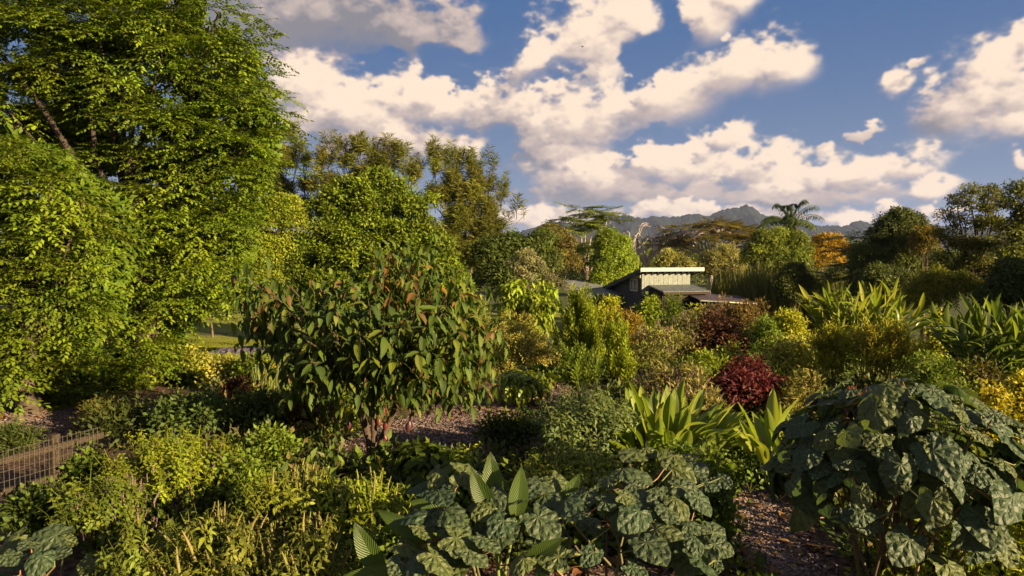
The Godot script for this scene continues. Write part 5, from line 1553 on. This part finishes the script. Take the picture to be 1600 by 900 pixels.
		m.tube([Vector3(0, 0.05, 0.02), Vector3(0, -0.01, 0)], [0.008, 0.01], 5, Color(0.6, 0.5, 0.4))
		var pm := make_mat("pod_%d" % int(q[0]), col(0.09, 0.018, 0.013) if q[0] < 605 and q[0] > 590 else col(0.05, 0.014, 0.018), 0.45, 0.5)
		part("pod", m.mesh(), pm, t, Transform3D(Basis.from_euler(Vector3(rr(-0.2, 0.2), rr(0, 3), rr(-0.2, 0.2))), P(q[0], q[1] - 10, d0 + q[2] - 0.15) - b))

# ---------------------------------------------------------------- the nearest plants with puckered and canna leaves
func puckered_bush(label: String, foot: Vector3, spots: Array, size: float, stem_n: int) -> Node3D:
	var t := thing("puckered_leaved_bush", label, "shrub", foot)
	var stems_at := []
	for k in stem_n:
		var a := k * 2.39996
		var s: Dictionary = spots[(k * 5) % spots.size()]
		var base := Vector3(cos(a), 0, sin(a)) * 0.3 * sqrt(float(k) / stem_n)
		var tip: Vector3 = s.p - foot + Vector3(0, -0.12, 0)
		var mid := base.lerp(tip, 0.55) + Vector3(-(tip.x - base.x) * 0.15, 0.06, 0)
		var m := MB.new()
		m.tube([base + Vector3(0, -0.1, 0), base.lerp(mid, 0.5), mid, tip], [0.016, 0.014, 0.011, 0.007], 6, [col(0.06, 0.04, 0.03), col(0.17, 0.13, 0.06), col(0.09, 0.08, 0.03)][k % 3])
		part("stem", m.mesh(), mat.plain, t)
		stems_at.append([base, mid, tip])
	for s in spots:
		var p: Vector3 = s.p - foot
		part("leaf", hearts[rng.randi() % hearts.size()], mat["puckered_%d" % [0, 0, 0, 1, 1, 3, 2][rng.randi() % 7]], t, leaf_xf(p, s.dir, s.up, size * (rr(0.65, 1.05) if rng.randf() < 0.75 else rr(1.05, 1.3))))
		# stalk to the nearest stem
		var best: Vector3 = stems_at[0][1]
		for st in stems_at:
			for c in [(st[1] as Vector3), (st[1] as Vector3).lerp(st[2], 0.5), st[2]]:
				if c.distance_to(p) + maxf(0.0, c.y - p.y) * 2.0 < best.distance_to(p) + maxf(0.0, best.y - p.y) * 2.0: best = c
		var m := MB.new()
		m.tube([best, best.lerp(p, 0.6) + Vector3(0, -0.05, 0), p], [0.007, 0.006, 0.005], 4, col(0.2, 0.1, 0.05) if rng.randf() < 0.4 else col(0.12, 0.13, 0.04))
		part("leaf_stalk", m.mesh(), mat.plain, t)
	return t

func build_foreground() -> void:
	# the big bush on the right
	var foot := G(1405, 5.6)
	var c := P(1412, 738, 5.6)
	var spots := []
	for k in 310:
		var z := 1.0 - 1.4 * (k + 0.5) / 310
		var a := k * 2.39996 + rr(-0.25, 0.25)
		var s := sqrt(maxf(0.0, 1.0 - z * z))
		var n := Vector3(s * cos(a), z, s * sin(a))
		var rad := rr(0.82, 1.08) if rng.randf() < 0.7 else rr(0.45, 0.8)
		var p := c + n * Vector3(1.06, 0.78, 0.9) * rad
		if p.y < 0.35 or (n.y < -0.05 and n.z > 0.1 and rng.randf() < 0.3): continue
		var up := (n * Vector3(0.85, 1, 0.9) + Vector3(0, 0.6, 0) + unit() * 0.6).normalized()
		var out := Vector3(n.x, 0, n.z) if Vector2(n.x, n.z).length() > 0.25 else Vector3(rr(-1, 1), 0, rr(-1, 1))
		var dir := (out.normalized() + unit() * 0.4)
		dir = (dir - up * dir.dot(up)).normalized()
		spots.append({"p": p - dir * 0.05, "dir": dir, "up": up})
	var bush_ := puckered_bush("big domed bush of dark blue green puckered leaves right of the mulch path", foot, spots, 0.225, 34)
	# small yellow green shoots that show through below the dome
	foliage(bush_, "undergrowth", "tuft_m", [[foot + Vector3(0.35, 0.25, 0.1), Vector3(0.6, 0.3, 0.6)], [foot + Vector3(0.9, 0.45, 0.3), Vector3(0.5, 0.45, 0.5)]], 110, col(0.1, 0.14, 0.02), col(0.17, 0.19, 0.025), {"scale": 0.7})
	for q in [[1570, 840, 5.0], [1545, 800, 5.2], [1480, 880, 4.9]]:
		part("leaf", hearts[0], mat.puckered_2, bush_, leaf_xf(P(q[0], q[1], q[2]) - foot, Vector3(rr(-0.5, 0.5), -0.6, 0.8), Vector3(0.3, 0.7, 0.6), 0.26))
	# the low plants along the bottom
	var sets := [
		["low plant of puckered blue green leaves left of the tall canna leaves, bottom middle", 720, 4.9, [[690, 785, 0.1], [760, 770, 0.35], [715, 838, -0.1], [642, 868, -0.1], [780, 835, -0.15], [690, 890, -0.35], [745, 880, -0.3], [660, 815, 0.1], [770, 795, 0.1], [620, 900, -0.3], [800, 790, 0.2], [735, 755, 0.5], [700, 815, 0.0], [755, 810, 0.0], [665, 845, -0.1], [725, 860, -0.25], [765, 860, -0.25], [680, 760, 0.5], [705, 770, 0.4], [640, 890, -0.3]]],
		["wide plant of puckered leaves right of the tall canna leaves, by the path", 960, 5.0, [[840, 770, 0.4], [875, 768, 0.5], [895, 820, -0.1], [835, 805, 0.1], [958, 795, 0.1], [1000, 772, 0.4], [985, 790, 0.1], [1062, 800, 0.1], [1100, 800, 0.2], [1020, 868, -0.35], [1130, 868, -0.1], [1060, 752, 0.6], [990, 722, 0.8], [1090, 745, 0.7], [860, 880, -0.3], [940, 765, 0.5], [1030, 790, 0.2], [920, 885, -0.3], [1085, 830, 0.0], [1020, 715, 0.9], [885, 800, 0.1], [1120, 840, 0.1], [860, 790, 0.3], [915, 790, 0.2], [975, 815, 0.0], [1045, 815, 0.0], [1010, 800, 0.2], [945, 800, 0.1], [1075, 775, 0.4], [1050, 730, 0.7], [850, 830, -0.1], [1090, 860, -0.2], [985, 745, 0.6]]],
		["small plant of puckered blue green leaves in the bottom left corner", 55, 5.4, [[40, 865, -0.1], [75, 850, 0.1], [20, 885, -0.2], [95, 875, -0.1], [60, 892, -0.3], [110, 858, 0.2], [15, 860, 0.1]]],
	]
	for s in sets:
		var f := G(s[1], s[2])
		var sp := []
		for q in s[3]:
			var up := (Vector3(rr(-0.45, 0.45), 1.0, rr(-0.1, 0.75))).normalized()
			var a := rr(-1.6, 1.6) + clampf((q[0] - s[1]) / 150.0, -0.9, 0.9)
			var dir := Vector3(sin(a), 0, cos(a))
			dir = (dir - up * dir.dot(up)).normalized()
			sp.append({"p": P(q[0], q[1] - 14, s[2] + q[2]) - dir * 0.06, "dir": dir, "up": up})
			for extra in 1:      # smaller leaves that fill in below and behind
				var up2 := (Vector3(rr(-0.5, 0.5), 1.0, rr(-0.2, 0.6))).normalized()
				var d2 := Vector3(rr(-1, 1), 0, rr(-0.2, 1)).normalized()
				d2 = (d2 - up2 * d2.dot(up2)).normalized()
				var p2 := P(q[0] + rr(-55, 55), q[1] + rr(0, 45), s[2] + q[2] + rr(-0.15, 0.25))
				if p2.y > 0.3: sp.append({"p": p2, "dir": d2, "up": up2})
		puckered_bush(s[0], f, sp, 0.215, 9)
	# canna: few very large pleated leaves
	var f := G(775, 5.1)
	var t := thing("canna_plant", "canna with two tall upright leaves and broad pleated leaves spreading left, bottom middle", "canna", f)
	for q in [[775, 800, 5.2, -0.1, 1.0, 0.1, 0.5, 0], [805, 815, 5.05, 0.12, 1.0, 0.05, 0.44, 2], [770, 800, 5.1, -0.35, 0.75, 0.4, 0.45, 1], [735, 815, 5.2, -0.95, 0.35, 0.1, 0.55, 1], [690, 850, 5.0, -0.85, 0.4, 0.05, 0.62, 3], [600, 900, 4.9, -0.35, 0.75, 0.2, 0.5, 0], [650, 905, 4.75, -1.0, 0.05, 0.2, 0.62, 1], [870, 810, 5.4, 0.35, 0.7, 0.0, 0.42, 2], [820, 880, 4.8, 0.5, 0.5, 0.4, 0.4, 1]]:
		var p := P(q[0], q[1], q[2]) - f
		var dir := Vector3(q[3], q[4], q[5]).normalized()
		var m := MB.new()
		var base := Vector3(rr(-0.1, 0.1) + p.x * 0.5, 0, rr(-0.1, 0.1) + p.z * 0.5)
		m.tube([base, base.lerp(p, 0.6) + Vector3(0, 0.05, 0), p], [0.018, 0.014, 0.009], 5, col(0.11, 0.15, 0.035))
		part("leaf_stalk", m.mesh(), mat.plain, t)
		part("leaf", blade_mesh(0.34 if q[7] != 3 else 0.24, [0.15, 0.3, 0.1, 0.35][q[7]], 0.45, 0.15, 0.82, 10), mat["blade_4"], t, leaf_xf(p, dir, (Vector3(rr(-0.5, 0.2), 0.35, 1.0)).normalized(), q[6]))

# ---------------------------------------------------------------- fence, hose, tarpaulin, bird
func build_small_things() -> void:
	# fence of rails, post and welded wire at far left; runs from near left to farther right
	var A := P(-90, 738, 6.6)
	var B := P(154, 676, 8.2)
	var a := Vector3(A.x, gy(A.x, A.z), A.z)
	var b := Vector3(B.x, gy(B.x, B.z), B.z)
	var t := thing("garden_fence", "weathered wooden post and rail fence with square wire mesh, among shaded mulch", "fence", a)
	var u := (b - a).normalized()
	var L := a.distance_to(b)
	var out := Vector3(-u.z, 0, u.x)
	if out.z < 0: out = -out
	var bs := Basis(u, Vector3.UP, u.cross(Vector3.UP))
	var H := 0.93
	for y in [H - 0.12, 0.47]:
		var m := MB.new()
		m.box(Transform3D(bs, u * (L * 0.5) + Vector3(0, y, 0)), Vector3(L + 0.1, 0.07, 0.05))
		part("rail", m.mesh(), mat.wood, t)
	for s in [0.02, 0.7]:
		var m := MB.new()
		m.box(Transform3D(bs, u * (L * s) + Vector3(0, H * 0.5 - 0.02, 0) - out * 0.075), Vector3(0.1, H + 0.06, 0.085))
		part("post", m.mesh(), mat.wood, t)
	var sm := MB.new()
	sm.tube([Vector3(0, -0.1, 0), Vector3(0, 0.35, 0)], [0.02, 0.02], 6, col(0.12, 0.12, 0.12))
	part("stake", sm.mesh(), mat.plain, t, Transform3D(Basis.IDENTITY, u * (L * 0.72) + out * 0.1))
	var k := 0
	while k * 0.055 <= L:
		var m := MB.new()
		var x := u * (k * 0.055) + out * 0.04
		m.tube([x + Vector3(0, 0.05, 0), x + Vector3(0, H, 0)], [0.0022, 0.0022], 4, Color.WHITE)
		part("wire", m.mesh(), mat.wire, t)
		k += 1
	for y in 9:
		var m := MB.new()
		m.tube([out * 0.044 + Vector3(0, 0.06 + y * (H - 0.07) / 8.0, 0), out * 0.044 + u * L * 0.5 + Vector3(0, 0.055 + y * (H - 0.07) / 8.0, 0), out * 0.044 + u * L + Vector3(0, 0.06 + y * (H - 0.07) / 8.0, 0)], [0.0024, 0.0024, 0.0024], 4, Color.WHITE)
		part("wire", m.mesh(), mat.wire, t)
	# pale blue green hose lying in loops on the mulch
	var hb := G(128, 14.6)
	var hm := MB.new()
	var pts := []
	var rads := []
	for q in 90:
		var w := q * 0.21
		var r := 0.34 + 0.05 * sin(q * 0.7)
		pts.append(Vector3(cos(w) * r * 1.5, 0.03 + 0.02 * floorf(q / 30.0), sin(w) * r * 0.8)); rads.append(0.017)
	pts.append(Vector3(1.1, 0.03, 0.3)); rads.append(0.017)
	hm.tube(pts, rads, 6, Color.WHITE)
	var hose := MeshInstance3D.new()
	hose.mesh = hm.mesh(); hose.material_override = make_mat("hose", col(0.12, 0.3, 0.28), 0.5, 0.4)
	hose.name = "garden_hose"
	add_child(hose)
	hose.position = hb + Vector3(0, 0.03, 0)
	hose.set_meta("label", "pale blue green garden hose coiled on the mulch beyond the fence"); hose.set_meta("category", "hose")
	# dark tarpaulin heap on the lawn
	var tb := G(372, 26.5)
	var tmb := MB.new()
	var NX := 34
	var NZ := 20
	for j in NZ + 1:
		for i in NX + 1:
			var s := float(i) / NX * 2.0 - 1.0
			var q := float(j) / NZ * 2.0 - 1.0
			var edge := (1.0 - pow(absf(s), 4.0)) * (1.0 - pow(absf(q), 4.0))
			var y := 0.06 + edge * (0.16 + 0.12 * noise.get_noise_2d(i * 9.0, j * 13.0) + 0.1 * smoothstep(-0.5, 0.8, s))
			if absf(s) == 1.0 or absf(q) == 1.0: y = 0.0
			tmb.vert(Vector3(s * 1.25 + 0.08 * noise.get_noise_2d(j * 20.0, 4.0), y, q * 1.0 + 0.1 * noise.get_noise_2d(i * 16.0, 9.0)), Vector3.UP, Color.WHITE)
	for j in NZ:
		for i in NX:
			var q := j * (NX + 1) + i
			var g := (tmb.v[q + 1] - tmb.v[q]).cross(tmb.v[q + NX + 1] - tmb.v[q]).normalized()
			tmb.n[q] = -g if g.y < 0 else g
			tmb.quad(q, q + 1, q + NX + 2, q + NX + 1)
	var tarp := MeshInstance3D.new()
	tarp.mesh = tmb.mesh(); tarp.material_override = mat.tarp
	tarp.name = "tarpaulin"
	add_child(tarp)
	tarp.position = tb + Vector3(0, 0.03, 0)
	tarp.set_meta("label", "dark grey tarpaulin spread over a low heap on the lawn"); tarp.set_meta("category", "tarpaulin")
	# a far bird against the central cloud
	var bt := thing("bird", "tiny dark bird flying in front of the big central cloud", "bird", P(910, 73, 95))
	var bm := MB.new()
	var ring := [[-0.2, 0.01], [-0.12, 0.045], [0.0, 0.06], [0.1, 0.045], [0.16, 0.035], [0.2, 0.03], [0.24, 0.01]]
	var bp := []
	var brd := []
	for q in ring:
		bp.append(Vector3(q[0], 0.01 * q[0], 0)); brd.append(q[1])
	bm.tube(bp, brd, 8, col(0.03, 0.03, 0.03))
	part("body", bm.mesh(), mat.plain, bt)
	for s in [-1.0, 1.0]:
		var wm := MB.new()
		wm.leaf(Vector3(0.03, 0.03, 0.03 * s), Vector3(-0.25, 0.35, s).normalized(), Vector3.UP, 0.34, 0.14, 0.1, 0.3, col(0.03, 0.03, 0.03), 3)
		part("wing", wm.mesh(), mat.plain, bt)
	var tlm := MB.new()
	tlm.leaf(Vector3(-0.16, 0, 0), Vector3.LEFT, Vector3.UP, 0.16, 0.09, 0.0, 0.0, col(0.03, 0.03, 0.03), 3)
	part("tail", tlm.mesh(), mat.plain, bt)
